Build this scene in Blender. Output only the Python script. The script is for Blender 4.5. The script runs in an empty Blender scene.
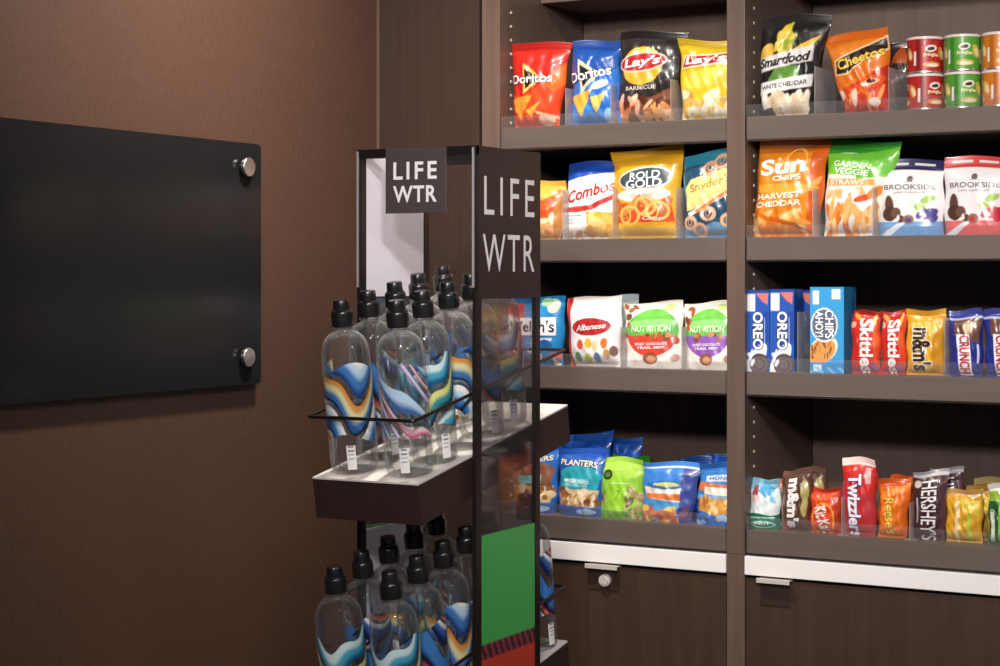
import bpy, bmesh, math, random
import numpy as np
from mathutils import Vector, Matrix

SC = bpy.context.scene
COL = SC.collection
R = math.radians

# ------------------------------------------------------------------ camera
FPX, CX, HY = 1838.0, 500.0, 277.0
YAW = R(29.1)
CAM = Vector((2.389, -3.694, 1.5))
FW = Vector((-math.sin(YAW), math.cos(YAW), 0))
RT = Vector((math.cos(YAW), math.sin(YAW), 0))
cam = bpy.data.cameras.new('camera'); co = bpy.data.objects.new('camera', cam); COL.objects.link(co)
cam.sensor_width = 36; cam.lens = 36 * FPX / 1000; cam.shift_y = -(333 - HY) / 1000
cam.clip_start = 0.05; cam.clip_end = 50
co.location = CAM; co.rotation_euler = (R(90), 0, YAW)
SC.camera = co


def ray(px, py): return FW + RT * ((px - CX) / FPX) + Vector((0, 0, -(py - HY) / FPX))
def ay(px, py, Y): r = ray(px, py); return CAM + r * ((Y - CAM.y) / r.y)     # point on the plane y = Y
def ax(px, py, X): r = ray(px, py); return CAM + r * ((X - CAM.x) / r.x)     # point on the plane x = X


# ------------------------------------------------------------------ colour + materials
def lin(c):
    return c / 12.92 if c <= 0.04045 else ((c + 0.055) / 1.055) ** 2.4
def hx(s):
    s = s.lstrip('#'); return tuple(lin(int(s[i:i + 2], 16) / 255) for i in (0, 2, 4))

def mat(name, col, rough=0.5, metal=0.0, spec=0.5, coat=0.0, emit=0.0):
    m = bpy.data.materials.new(name); m.use_nodes = True
    b = m.node_tree.nodes['Principled BSDF']
    b.inputs['Base Color'].default_value = (*hx(col), 1)
    b.inputs['Roughness'].default_value = rough; b.inputs['Metallic'].default_value = metal
    b.inputs['Specular IOR Level'].default_value = spec; b.inputs['Coat Weight'].default_value = coat
    if emit:
        b.inputs['Emission Color'].default_value = (*hx(col), 1); b.inputs['Emission Strength'].default_value = emit
    return m

def wood(name, c1, c2, rough=0.45, scale=(60, 60, 3), spec=0.4, speck=0.0):
    m = mat(name, c1, rough, 0, spec); nt = m.node_tree; N = nt.nodes; L = nt.links
    b = N['Principled BSDF']
    tc = N.new('ShaderNodeTexCoord'); mp = N.new('ShaderNodeMapping'); mp.inputs['Scale'].default_value = scale
    n1 = N.new('ShaderNodeTexNoise'); n1.inputs['Scale'].default_value = 1.0; n1.inputs['Detail'].default_value = 6; n1.inputs['Roughness'].default_value = 0.65
    L.new(tc.outputs['Object'], mp.inputs['Vector']); L.new(mp.outputs['Vector'], n1.inputs['Vector'])
    n2 = N.new('ShaderNodeTexNoise'); n2.inputs['Scale'].default_value = 2.2; n2.inputs['Detail'].default_value = 3
    L.new(tc.outputs['Object'], n2.inputs['Vector'])
    mx = N.new('ShaderNodeMath'); mx.operation = 'MULTIPLY_ADD'; mx.inputs[1].default_value = 0.35
    L.new(n2.outputs['Fac'], mx.inputs[0]); L.new(n1.outputs['Fac'], mx.inputs[2])
    cr = N.new('ShaderNodeValToRGB'); cr.color_ramp.elements[0].position = 0.42; cr.color_ramp.elements[1].position = 0.92
    cr.color_ramp.elements[0].color = (*hx(c2), 1); cr.color_ramp.elements[1].color = (*hx(c1), 1)
    L.new(mx.outputs[0], cr.inputs['Fac']); L.new(cr.outputs['Color'], b.inputs['Base Color'])
    bp = N.new('ShaderNodeBump'); bp.inputs['Strength'].default_value = 0.06; bp.inputs['Distance'].default_value = 0.002
    L.new(n1.outputs['Fac'], bp.inputs['Height']); L.new(bp.outputs['Normal'], b.inputs['Normal'])
    return m

def print_mat(name, rough=0.35, coat=0.25):
    m = mat(name, '#ffffff', rough, 0, 0.5, coat); nt = m.node_tree
    a = nt.nodes.new('ShaderNodeVertexColor'); a.layer_name = 'art'
    nt.links.new(a.outputs['Color'], nt.nodes['Principled BSDF'].inputs['Base Color'])
    return m

def clear_mat(name, tint, haze, gloss_rough=0.08, haze_col='#ffffff', fres=1.45, glossmax=1.0):
    """thin clear plastic sheet: straight-through light, a little milky scatter, a fresnel sheen"""
    m = bpy.data.materials.new(name); m.use_nodes = True; nt = m.node_tree; N = nt.nodes; L = nt.links
    N.clear(); out = N.new('ShaderNodeOutputMaterial')
    tr = N.new('ShaderNodeBsdfTransparent'); tr.inputs['Color'].default_value = (*tint, 1)
    df = N.new('ShaderNodeBsdfTranslucent'); df.inputs['Color'].default_value = (*hx(haze_col), 1)
    d2 = N.new('ShaderNodeBsdfDiffuse'); d2.inputs['Color'].default_value = (*hx(haze_col), 1)
    md = N.new('ShaderNodeMixShader'); md.inputs[0].default_value = 0.5
    L.new(df.outputs[0], md.inputs[1]); L.new(d2.outputs[0], md.inputs[2])
    m1 = N.new('ShaderNodeMixShader'); m1.inputs[0].default_value = haze
    L.new(tr.outputs[0], m1.inputs[1]); L.new(md.outputs[0], m1.inputs[2])
    gl = N.new('ShaderNodeBsdfGlossy'); gl.inputs['Roughness'].default_value = gloss_rough
    fr = N.new('ShaderNodeFresnel'); fr.inputs['IOR'].default_value = fres
    mm = N.new('ShaderNodeMath'); mm.operation = 'MULTIPLY'; mm.inputs[1].default_value = glossmax
    L.new(fr.outputs[0], mm.inputs[0])
    m2 = N.new('ShaderNodeMixShader'); L.new(mm.outputs[0], m2.inputs[0])
    L.new(m1.outputs[0], m2.inputs[1]); L.new(gl.outputs[0], m2.inputs[2]); L.new(m2.outputs[0], out.inputs['Surface'])
    return m

def glass(name, col, ior, rough=0.0):
    m = mat(name, col, rough, 0, 0.5); b = m.node_tree.nodes['Principled BSDF']
    b.inputs['Transmission Weight'].default_value = 1.0; b.inputs['IOR'].default_value = ior
    return m

def bottle_mat():
    m = clear_mat('clear_bottle_plastic', (.985, .99, .99), .02, .02, '#ffffff', 1.45, .6); nt = m.node_tree; N = nt.nodes; L = nt.links
    haze = [n for n in N if n.type == 'MIX_SHADER' and abs(n.inputs[0].default_value - .02) < 1e-5 and not n.inputs[0].links][0]
    lw = N.new('ShaderNodeLayerWeight'); lw.inputs['Blend'].default_value = .35
    pw = N.new('ShaderNodeMath'); pw.operation = 'POWER'; pw.inputs[1].default_value = 3.0
    ma = N.new('ShaderNodeMath'); ma.operation = 'MULTIPLY_ADD'; ma.inputs[1].default_value = .75; ma.inputs[2].default_value = .03  # whitens the rims in the shader to stand in for edge highlights
    L.new(lw.outputs['Facing'], pw.inputs[0]); L.new(pw.outputs[0], ma.inputs[0]); L.new(ma.outputs[0], haze.inputs[0])
    return m

M = dict(
    wall=wood('walnut_wall_panel', '#52392d', '#3f2c23', 0.5, (190, 190, 45)),
    filler=wood('walnut_filler', '#3d2c25', '#31231d', 0.5, (60, 60, 3)),
    case=wood('walnut_laminate', '#6a574d', '#58473e', 0.42, (45, 45, 2.5)),
    fascia=wood('walnut_fascia', '#6b574c', '#59483e', 0.42, (2.5, 45, 45)),
    door=wood('walnut_door', '#48362c', '#392a22', 0.42, (40, 40, 2.0)),
    inside=wood('walnut_inside', '#7a655b', '#68554c', 0.5, (40, 40, 2.5)),
    white=mat('white_quartz', '#f1eeec', 0.25),
    floor=wood('floor_tile', '#6a5f57', '#5b514a', 0.4, (3, 3, 3)),
    ceil=mat('ceiling_paint', '#cfc9c2', 0.8),
    black=mat('black_back_painted_glass', '#1b1b1d', 0.16, 0, 0.10),
    steel=mat('brushed_steel', '#d8d5d2', 0.28, 1.0),
    nickel=mat('satin_nickel', '#dcd6cc', 0.45, 0.35),
    darkmetal=mat('dark_bronze_metal', '#221d1b', 0.35, 0.3),
    gunmetal=mat('gun_metal_wire', '#4a4340', 0.3, 0.9),
    alu=mat('aluminium_strip', '#a9a6a9', 0.4, 0.2),
    rackbrown=wood('rack_brown_laminate', '#372724', '#302220', 0.45, (60, 60, 3)),
    sign=mat('sign_face_brown', '#4a4140', 0.4),
    ink=mat('white_ink', '#efedee', 0.5),
    lining=mat('white_lining', '#ece8f3', 0.5),
    deck=mat('deck_white_laminate', '#d9d3cd', 0.22),
    cap=mat('black_cap_plastic', '#1b1a1b', 0.25, 0, 0.6),
    foil=print_mat('printed_film', 0.33, 0.3),
    card=print_mat('printed_card', 0.4, 0.1),
    label=print_mat('printed_bottle_label', 0.35, 0.2),
    graphic=print_mat('printed_graphic', 0.45, 0.05),
    lip=clear_mat('clear_acrylic_lip', (0.985, 0.985, 0.99), 0.045, glossmax=.5),
    divider=clear_mat('clear_acrylic_divider', (0.96, 0.96, 0.97), 0.30, glossmax=.5),
    pane=clear_mat('smoked_clear_pane', (0.80, 0.79, 0.80), 0.09, 0.05, '#9a9598', 1.45, .25),
    pet=bottle_mat(),
    tin=mat('can_metal', '#d8d4d0', 0.3, 0.9),
    lid=mat('can_lid_plastic', '#e7d6d0', 0.3),
    hole=mat('shelf_pin_sleeve', '#d2c8bc', 0.4, 0.0),
    dark=mat('dark_gap', '#0c0908', 0.8),
    darkpatch=mat('dark_brown_patch', '#33221a', 0.5),
)


# ------------------------------------------------------------------ object helpers
def link(name, me, m, parent=None):
    o = bpy.data.objects.new(name, me); COL.objects.link(o)
    if m is not None and not me.materials: me.materials.append(m)
    if parent is not None: o.parent = parent
    return o

def tag(o, label, cat, group=None):
    o['label'] = label; o['category'] = cat
    if group: o['group'] = group
    return o

def empty(name, loc, label=None, cat=None, group=None):
    o = bpy.data.objects.new(name, None); COL.objects.link(o); o.location = loc; o.empty_display_size = 0.05
    if label: tag(o, label, cat, group)
    return o

class MB:
    def __init__(s): s.bm = bmesh.new()
    def box(s, a, b, bev=0.0, mtx=None):
        t = bmesh.new()
        bmesh.ops.create_cube(t, size=1)
        ctr = [(a[i] + b[i]) / 2 for i in range(3)]; d = [abs(b[i] - a[i]) for i in range(3)]
        for v in t.verts: v.co = Vector((v.co.x * d[0] + ctr[0], v.co.y * d[1] + ctr[1], v.co.z * d[2] + ctr[2]))
        if bev: bmesh.ops.bevel(t, geom=t.edges[:], offset=bev, segments=2, affect='EDGES', profile=0.6)
        s._merge(t, mtx); return s
    def _merge(s, t, mtx=None):
        if mtx is not None: bmesh.ops.transform(t, matrix=mtx, verts=t.verts)
        me = bpy.data.meshes.new('t'); t.to_mesh(me); t.free(); s.bm.from_mesh(me); bpy.data.meshes.remove(me)
    def cyl(s, p, q, r, seg=16, r2=None):
        p = Vector(p); q = Vector(q); d = q - p
        t = bmesh.new(); bmesh.ops.create_cone(t, cap_ends=True, segments=seg, radius1=r, radius2=r if r2 is None else r2, depth=d.length)
        mt = Matrix.Translation((p + q) / 2) @ d.to_track_quat('Z', 'Y').to_matrix().to_4x4()
        s._merge(t, mt); return s
    def tube(s, pts, r, seg=8, closed=False):
        pts = [Vector(p) for p in pts]; n = len(pts); rings = []
        for i, p in enumerate(pts):
            a = pts[(i - 1) % n] if (closed or i > 0) else p; b = pts[(i + 1) % n] if (closed or i < n - 1) else p
            d = (b - a).normalized(); up = Vector((0, 0, 1)) if abs(d.z) < 0.9 else Vector((1, 0, 0))
            e1 = d.cross(up).normalized(); e2 = d.cross(e1)
            rings.append([s.bm.verts.new(p + (e1 * math.cos(2 * math.pi * k / seg) + e2 * math.sin(2 * math.pi * k / seg)) * r) for k in range(seg)])
        for i in range(n if closed else n - 1):
            A = rings[i]; B = rings[(i + 1) % n]
            for k in range(seg): s.bm.faces.new((A[k], A[(k + 1) % seg], B[(k + 1) % seg], B[k]))
        if not closed:
            s.bm.faces.new(rings[0][::-1]); s.bm.faces.new(rings[-1])
        return s
    def lathe(s, prof, seg=40, mtx=None):
        t = bmesh.new(); rings = []
        for r, z in prof:
            rings.append([t.verts.new((r * math.cos(2 * math.pi * k / seg), r * math.sin(2 * math.pi * k / seg), z)) for k in range(seg)])
        for A, B in zip(rings, rings[1:]):
            for k in range(seg): t.faces.new((A[k], A[(k + 1) % seg], B[(k + 1) % seg], B[k]))
        t.faces.new(rings[0][::-1]); t.faces.new(rings[-1]); s._merge(t, mtx); return s
    def build(s, name, m, parent=None, smooth=False, offset=None):
        me = bpy.data.meshes.new(name)
        bmesh.ops.recalc_face_normals(s.bm, faces=s.bm.faces)
        if offset is not None: bmesh.ops.translate(s.bm, vec=-Vector(offset), verts=s.bm.verts)
        s.bm.to_mesh(me); s.bm.free()
        if smooth:
            for p in me.polygons: p.use_smooth = True
            me.set_sharp_from_angle(angle=R(40))
        return link(name, me, m, parent)

def box(name, a, b, m, parent=None, bev=0.0, offset=None): return MB().box(a, b, bev).build(name, m, parent, offset=offset)
def struct(name, a, b, m):
    o = box(name, a, b, m); o['kind'] = 'structure'; return o

# ---- lettering: outline text turned into flat triangles, unit box
_tc = {}
def glyphs(txt, bold=0.0, shear=0.0, space=1.0):
    k = (txt, bold, shear, space)
    if k in _tc: return _tc[k]
    c = bpy.data.curves.new('t', 'FONT'); c.body = txt; c.offset = bold; c.shear = shear; c.space_character = space
    c.resolution_u = 4; c.fill_mode = 'FRONT'
    o = bpy.data.objects.new('t', c); COL.objects.link(o)
    bpy.context.view_layer.update()
    dg = bpy.context.evaluated_depsgraph_get()
    me = bpy.data.meshes.new_from_object(o.evaluated_get(dg))
    me.calc_loop_triangles()
    v = np.array([x.co[:2] for x in me.vertices]); t = np.array([list(x.vertices) for x in me.loop_triangles])
    bpy.data.objects.remove(o); bpy.data.curves.remove(c); bpy.data.meshes.remove(me)
    lo = v.min(0); hi = v.max(0); asp = (hi[0] - lo[0]) / (hi[1] - lo[1])
    v = (v - lo) / (hi - lo)
    for _ in range(2):                      # finer triangles, so the print can follow a curved film
        n = len(v); e = np.sort(np.concatenate([t[:, [0, 1]], t[:, [1, 2]], t[:, [2, 0]]]), 1)
        ue, inv = np.unique(e, axis=0, return_inverse=True); inv = inv.ravel(); m = len(t)
        v = np.concatenate([v, (v[ue[:, 0]] + v[ue[:, 1]]) / 2]); a_, b_, c_ = inv[:m] + n, inv[m:2 * m] + n, inv[2 * m:] + n
        t = np.concatenate([np.stack([t[:, 0], a_, c_], -1), np.stack([a_, t[:, 1], b_], -1), np.stack([c_, b_, t[:, 2]], -1), np.stack([a_, b_, c_], -1)])
    _tc[k] = (v, t, asp); return _tc[k]


# ---- printed art painted onto a grid (u across, v up)
class Art:
    def __init__(s, U, V, bg): s.U = U; s.V = V; s.C = np.empty((*U.shape, 3)); s.C[...] = hx(bg); s.K = np.ones(U.shape, bool)
    def put(s, mask, c):
        if c is None: s.K[mask] = False
        else: s.C[mask] = hx(c); s.K[mask] = True
        return s
    def rect(s, u0, u1, v0, v1, c): return s.put((s.U >= u0) & (s.U <= u1) & (s.V >= v0) & (s.V <= v1), c)
    def ell(s, cu, cv, ru, rv, c, rot=0):
        a = R(rot); x = (s.U - cu); y = (s.V - cv); X = x * math.cos(a) + y * math.sin(a); Y = -x * math.sin(a) + y * math.cos(a)
        return s.put((X / ru) ** 2 + (Y / rv) ** 2 <= 1, c)
    def ring(s, cu, cv, ru, rv, th, c):
        d = ((s.U - cu) / ru) ** 2 + ((s.V - cv) / rv) ** 2
        return s.put((d <= 1) & (d >= (1 - th) ** 2), c)
    def poly(s, pts, c):
        m = np.zeros(s.U.shape, bool); n = len(pts)
        for i in range(n):
            x1, y1 = pts[i]; x2, y2 = pts[(i + 1) % n]
            if y1 == y2: continue
            m ^= ((y1 > s.V) != (y2 > s.V)) & (s.U < (x2 - x1) * (s.V - y1) / (y2 - y1) + x1)
        return s.put(m, c)
    def below(s, v0, slope, amp, freq, c, ph=0.0):
        return s.put(s.V < v0 + slope * (s.U - .5) + amp * np.sin(freq * s.U * 6.283 + ph), c)
    def above(s, v0, slope, amp, freq, c, ph=0.0):
        return s.put(s.V > v0 + slope * (s.U - .5) + amp * np.sin(freq * s.U * 6.283 + ph), c)
    def blobs(s, cols, u0, u1, v0, v1, n, ru, rv, seed=1):
        r = random.Random(seed)
        for i in range(n):
            k = r.uniform(.7, 1.25)
            s.ell(r.uniform(u0, u1), r.uniform(v0, v1), ru * k, rv * k, cols[i % len(cols)], r.uniform(0, 180))
        return s

def srf(quad, T, prof, seal, seed, wr):
    """front surface of a bag: returns f(u, v) -> (x, z, half thickness)"""
    r = random.Random(seed); ph = [r.uniform(0, 6.28) for _ in range(10)]
    TL, TR, BR, BL = [np.array(q) for q in quad]
    def f(u, v):
        u = np.asarray(u, float); v = np.asarray(v, float)
        top = TL[:, None] * (1 - u.ravel()) + TR[:, None] * u.ravel(); bot = BL[:, None] * (1 - u.ravel()) + BR[:, None] * u.ravel()
        p = bot * (1 - v.ravel()) + top * v.ravel()
        x = p[0].reshape(u.shape); z = p[1].reshape(u.shape)
        e = np.clip(1 - np.abs(2 * u - 1) ** 2.6, 0, 1) ** 0.6
        if prof == 'box':
            return x, z, np.full(u.shape, T / 2)
        vt = np.clip((1 - v) / seal - 1, 0, None); pt = 1 - np.exp(-vt * seal * 9)
        if prof == 'pillow':
            vb = np.clip(v - 0.03, 0, None); pb = 1 - np.exp(-vb * 14); g = pt * pb
        else:  # stand-up pouch, full at the foot
            g = pt * (0.55 + 0.45 * (1 - v)); g = g * (0.75 + .25 * np.clip(v / .12, 0, 1))
        h = T / 2 * e * g
        # film creases
        w = (np.sin(9 * u + 14 * v + ph[0]) * np.sin(17 * u - 11 * v + ph[1]) + .6 * np.sin(31 * u + 19 * v + ph[2]) * np.sin(8 * v + ph[3])
             + .9 * np.exp(-((u + v * .6 - .9 - .2 * math.sin(ph[4])) / .05) ** 2) - .9 * np.exp(-((u - v * .7 - .1 * math.sin(ph[5])) / .05) ** 2))
        h = h + wr * w * np.clip(e * g, 0, 1)
        # crimped seal and a wavy top edge
        sl = v > 1 - seal
        h = np.where(sl, 0.0008 + 0.0005 * np.sin(v * 420), h)
        z = z + np.where(v > .5, (v - .5) * 2, 0) * .003 * np.sin(5 * u + ph[6])
        x = x + .0018 * np.sin(12 * v + ph[7]) * (2 * u - 1) ** 2
        h = np.maximum(h, 0.0008)
        # the whole seal flops a little
        return x, z, h
    def bend(u, v):
        return np.where(np.asarray(v) > 1 - 2.5 * seal, .010 * np.sin(3.2 * np.asarray(u) + ph[8]) * (np.asarray(v) - 1 + 2.5 * seal) / (2.5 * seal), 0.0)
    return f, (bend if prof != 'box' else (lambda u, v: np.zeros(np.shape(u))))

def shell(name, f, bend, v0, v1, nu, nv, art, texts, wh, m, parent, smooth, side):
    u = np.linspace(0, 1, nu); v = np.linspace(v0, v1, nv); U, V = np.meshgrid(u, v)
    x, z, h = f(U, V); b = bend(U, V)
    n = nu * nv; du = .25 / (nu - 1); dv = .25 * (v1 - v0) / max(nv - 1, 1)
    A = art(U, V); A.C = sum(art(U + a * du, np.clip(V + b * dv, 0, 1)).C for a, b in ((-1.4, -.6), (.6, -1.4), (1.4, .6), (-.6, 1.4))) / 4   # soft print edges
    F = np.stack([x, b - h, z], -1).reshape(-1, 3); B = np.stack([x, b + h, z], -1).reshape(-1, 3)
    col = A.C.reshape(-1, 3); bc = np.where(True, col * 0 + np.array(hx(side)) if side else col, col)
    i = np.arange(n).reshape(nv, nu)
    fq = np.stack([i[:-1, :-1], i[:-1, 1:], i[1:, 1:], i[1:, :-1]], -1).reshape(-1, 4)
    bq = fq[:, ::-1] + n
    ring = np.concatenate([i[0, :], i[1:, -1], i[-1, -2::-1], i[-2:0:-1, 0]]); rn = np.roll(ring, -1)
    # side walls get their own vertices so the printed edge stays crisp
    k0 = 2 * n; m_ = len(ring)
    S = np.concatenate([F[ring], B[ring]]); sc = np.concatenate([bc[ring], bc[ring]])
    a = np.arange(m_); an = np.roll(a, -1)
    sq = np.stack([k0 + a, k0 + m_ + a, k0 + m_ + an, k0 + an], -1)
    verts = np.concatenate([F, B, S]); cols = np.concatenate([col, bc, sc])
    faces = np.concatenate([fq, bq, sq]).tolist()
    vl = [verts]; cl = [cols]; off = len(verts)
    W, H = wh
    for tx in texts:
        (s, cu, cv, wu, hv, rot, c) = tx[:7]; o = tx[7] if len(tx) > 7 else {}
        g, tri, asp = glyphs(s, o.get('bold', .012), o.get('shear', 0.0), o.get('space', 1.0))
        tw = wu * (W if rot in (0,) or abs(rot) < 45 else H); th = hv * (H if abs(rot) < 45 else W)
        layers = [(c, 1.0, .0012)]
        if o.get('edge'):
            g2 = glyphs(s, o.get('bold', .012) + o.get('ew', .05), o.get('shear', 0.0), o.get('space', 1.0))
            layers = [(o['edge'], g2, .0007), (c, None, .0013)]
        for c_, gg, lift in layers:
            if isinstance(gg, tuple): gv, tr = gg[0], gg[1]; ew = o.get('ew', .05); sx = 1 + 2 * ew / max(asp, .5); sy = 1 + 2 * ew
            else: gv, tr = g, tri; sx = sy = 1
            X = (gv[:, 0] - .5) * tw * sx; Y = (gv[:, 1] - .5) * th * sy
            Y = Y + o.get('arch', 0) * th * (1 - (2 * gv[:, 0] - 1) ** 2)
            r_ = R(rot); xx = X * math.cos(r_) - Y * math.sin(r_); yy = X * math.sin(r_) + Y * math.cos(r_)
            uu = cu + xx / W; vv = cv + yy / H
            ok = (uu > .015) & (uu < .985) & (vv > v0 + .004) & (vv < v1 - .004)
            uu = np.clip(uu, .015, .985); vv = np.clip(vv, v0 + .004, v1 - .004)
            px, pz, ph = f(uu, vv); pb = bend(uu, vv)
            tv = np.stack([px, pb - ph - lift, pz], -1)
            keep = ok[tr].any(1); trk = tr[keep]
            # face the front (-y)
            e1 = tv[trk[:, 1]] - tv[trk[:, 0]]; e2 = tv[trk[:, 2]] - tv[trk[:, 0]]; ny = e1[:, 2] * e2[:, 0] - e1[:, 0] * e2[:, 2]
            trk = np.where((ny > 0)[:, None], trk[:, ::-1], trk)
            vl.append(tv); cl.append(np.tile(hx(c_), (len(tv), 1))); faces += (trk + off).tolist(); off += len(tv)
    verts = np.concatenate(vl); cols = np.concatenate(cl)
    me = bpy.data.meshes.new(name); me.from_pydata(verts.tolist(), [], faces)
    at = me.color_attributes.new('art', 'FLOAT_COLOR', 'POINT')
    at.data.foreach_set('color', np.concatenate([cols, np.ones((len(cols), 1))], 1).astype(np.float32).ravel())
    if smooth:
        me.polygons.foreach_set('use_smooth', np.ones(len(me.polygons), bool)); 
    me.update()
    return link(name, me, m, parent)

def pack(name, label, cat, quad, Y, z0, T, art, texts=(), prof='pillow', seal=.08, group=None, seed=1, wr=.0012, side=None, nu=76, nv=110, yaw=0.0, sealname='top_seal'):
    """one bag, wrapper or carton: quad = its outline corners (TL, TR, BR, BL) where they stand on the plane y = Y"""
    P = [ay(px, py, Y) for px, py in quad]
    cxm = (P[2].x + P[3].x) / 2
    q = [(p.x - cxm, p.z - z0) for p in P]; q[2] = (q[2][0], 0.0); q[3] = (q[3][0], 0.0)
    W = abs((q[1][0] - q[0][0]) + (q[2][0] - q[3][0])) / 2; H = (q[0][1] + q[1][1]) / 2
    f, bend = srf(q, T, prof, seal, seed, wr)
    if prof == 'box':
        o = shell(name, f, bend, 0, 1, nu, nv, art, texts, (W, H), M['card'], None, False, side)
    else:
        k = int(nv * seal) + 2
        o = shell(name, f, bend, 0, 1 - seal, nu, nv - k, art, texts, (W, H), M['foil'], None, True, side)
        shell(sealname, f, bend, 1 - seal, 1, nu, max(k, 6), art, (), (W, H), M['foil'], o, True, side)
    o.location = (cxm, Y, z0); o.rotation_euler = (0, 0, yaw)
    return tag(o, label, cat, group)


# ================================================================== SETTING
FLOOR, CEIL = 0.0, 2.75
D = 0.43                                   # depth of the shelving
struct('floor', (-0.05, -5.2, -0.05), (5.0, 0.55, 0.0), M['floor'])
struct('ceiling', (-0.05, -5.2, CEIL), (5.0, 0.55, CEIL + 0.05), M['ceil'])
struct('wall_left', (-0.05, -5.2, 0.0), (0.0, 0.55, CEIL), M['wall'])
w = MB().box((0.0, 0.0, 0), (0.2785, 0.05, CEIL)).box((0.0, 0.47, 0), (5.0, 0.55, CEIL)).build('wall_back', M['filler']); w['kind'] = 'structure'
w = MB().box((1.545, 0.0, 0), (5.0, 0.05, CEIL)).build('wall_right', M['filler']); w['kind'] = 'structure'
w = MB().box((0.0, -0.006, 0), (0.004, 0.0, CEIL)).build('trim_1', M['case']); w['kind'] = 'structure'

# ================================================================== SHELVING
XS = dict(l0=0.286, l1=0.333, m0=0.892, m1=0.9333, r0=1.495, r1=1.54)
DECK = [1.8425, 1.5850, 1.2975, 0.9585]    # upper faces of the four shelves
TH = 0.0495
TOPZ = 2.155

def bay(name, x0, x1, label, sides):
    root = empty(name, ((x0 + x1) / 2, 0.0, 0.90), label, 'shelves'); lo = root.location
    def part(n, a, b, m, par=root, bev=0.0012):
        return box(n, a, b, m, root if par is root else par, bev, lo)
    for a, b in sides:
        part('side_panel', (a, -0.002, 0.905), (b, D, CEIL - 0.002), M['case'])
    part('back_panel', (x0, D, 0.905), (x1, D + 0.02, CEIL - 0.002), M['inside'])
    part('top_panel', (x0 + .0005, 0.20, TOPZ), (x1 - .0005, D - .0005, CEIL - 0.002), M['inside'])  # front cut back out of view to let lamp light onto the back panel
    pin = None; z = 0.93
    while z < 2.12:
        if all(not (d - TH - .004 < z < d + .004) for d in DECK):
            if pin is None:
                pin = MB().cyl((x0 - .0005, 0, 0), (x0 + .0016, 0, 0), 0.0034, 12).build('shelf_pin_sleeve', M['hole'], root, offset=(lo.x, 0, 0)); p = pin
            else:
                p = pin.copy(); COL.objects.link(p); p.parent = root
            p.location = (0, 0.052, z - lo.z)
        z += 0.032
    for i, z in enumerate(DECK):
        g = 0.005
        sh = part('shelf', (x0 + g, 0.0, z - TH), (x1 - (0.001 if x0 < .5 else g), D - .001, z), M['fascia'])
        # bent clear strip clipped over the shelf edge, standing a little above it
        up = (0.026, 0.026, 0.030, 0.030)[i]
        mb = MB().box((x0 + g, -0.0045, z - TH + .002), (x1 - (0.002 if x0 < .5 else g), -0.0015, z + up), 0.0006)
        mb.box((x0 + g, -0.0015, z - TH - .003), (x1 - (0.002 if x0 < .5 else g), 0.012, z - TH - .001), 0.0004)
        mb.build('clear_front_lip', M['lip'], sh, offset=lo)
    return root

bay('shelving_bay', XS['l0'] + .047, XS['m0'], 'brown wood snack shelving bay beside the bottle rack, holding four shelves of bags',
    [(XS['l0'], XS['l1'])])
bay('shelving_bay', XS['m1'], XS['r0'], 'brown wood snack shelving bay at the right with cans on its upper shelf',
    [(XS['m0'] + .0003, XS['m1']), (XS['r0'], XS['r1'])])

# counters and base cabinets
def cabinet(x0, x1, lab, lab2, hx0, hx1, lock):
    c = box('counter_slab', (x0, -0.006, 0.8635), (x1, D - .001, 0.9035), M['white'], None, 0.0015)
    tag(c, lab2, 'counter')
    r = empty('base_cabinet', ((x0 + x1) / 2, 0, 0), lab, 'cabinet'); lo = r.location
    MB().box((x0, 0.022, 0.08), (x1, D - .001, 0.8625)).box((x0 + .01, 0.06, 0.001), (x1 - .01, D - .02, 0.08)).build('cabinet_body', M['door'], r, offset=lo)
    d = box('door', (x0 + .0015, 0.0, 0.085), (x1 - .0015, 0.0205, 0.856), M['door'], r, 0.0008, lo)
    # edge pull hooked over the top of the door, and a thin dark brown patch below it
    h = MB().box((hx0, -0.015, 0.8565), (hx1, 0.012, 0.8592), 0.001).box((hx0, -0.017, 0.8505), (hx1, -0.0138, 0.8605), 0.0008).build('door_pull', M['nickel'], d, offset=lo)
    box('dark_patch', (hx0 + .004, -0.0022, 0.802), (hx1 - .004, 0.0, 0.849), M['darkpatch'], d, 0.0004, lo)
    if lock:
        lx, lz = lock
        MB().cyl((lx, 0.0, lz), (lx, -0.010, lz), 0.0145, 28, 0.0135).cyl((lx, -0.0095, lz), (lx, -0.0125, lz), 0.0095, 24).box((lx - .0012, -0.0132, lz - .006), (lx + .0012, -0.0120, lz + .006)).build('door_lock', M['nickel'], d, True, lo)
    return r
pL = ay(588, 566, 0); pL2 = ay(620, 570, 0); pR = ay(759, 579, 0); pR2 = ay(792, 582, 0); lk = ay(606, 580, 0)
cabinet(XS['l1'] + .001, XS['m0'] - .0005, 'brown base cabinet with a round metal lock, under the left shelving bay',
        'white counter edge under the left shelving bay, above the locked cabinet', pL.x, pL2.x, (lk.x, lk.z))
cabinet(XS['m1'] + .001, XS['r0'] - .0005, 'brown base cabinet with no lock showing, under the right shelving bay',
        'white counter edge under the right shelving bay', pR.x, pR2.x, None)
# lower ends of the uprights, standing on the floor
for nm, a, b, lab in (('end_post', XS['l0'], XS['l1'], 'narrow brown upright beside the left base cabinet, behind the bottle rack'),
                      ('end_post', XS['m0'] + .0003, XS['m1'], 'narrow brown upright between the two base cabinets'),
                      ('end_post', XS['r0'], XS['r1'], 'narrow brown upright at the right end of the cabinets')):
    tag(box(nm, (a, -0.002, 0.0), (b, D, 0.9045), M['case'], None, 0.001), lab, 'cabinet')

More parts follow.
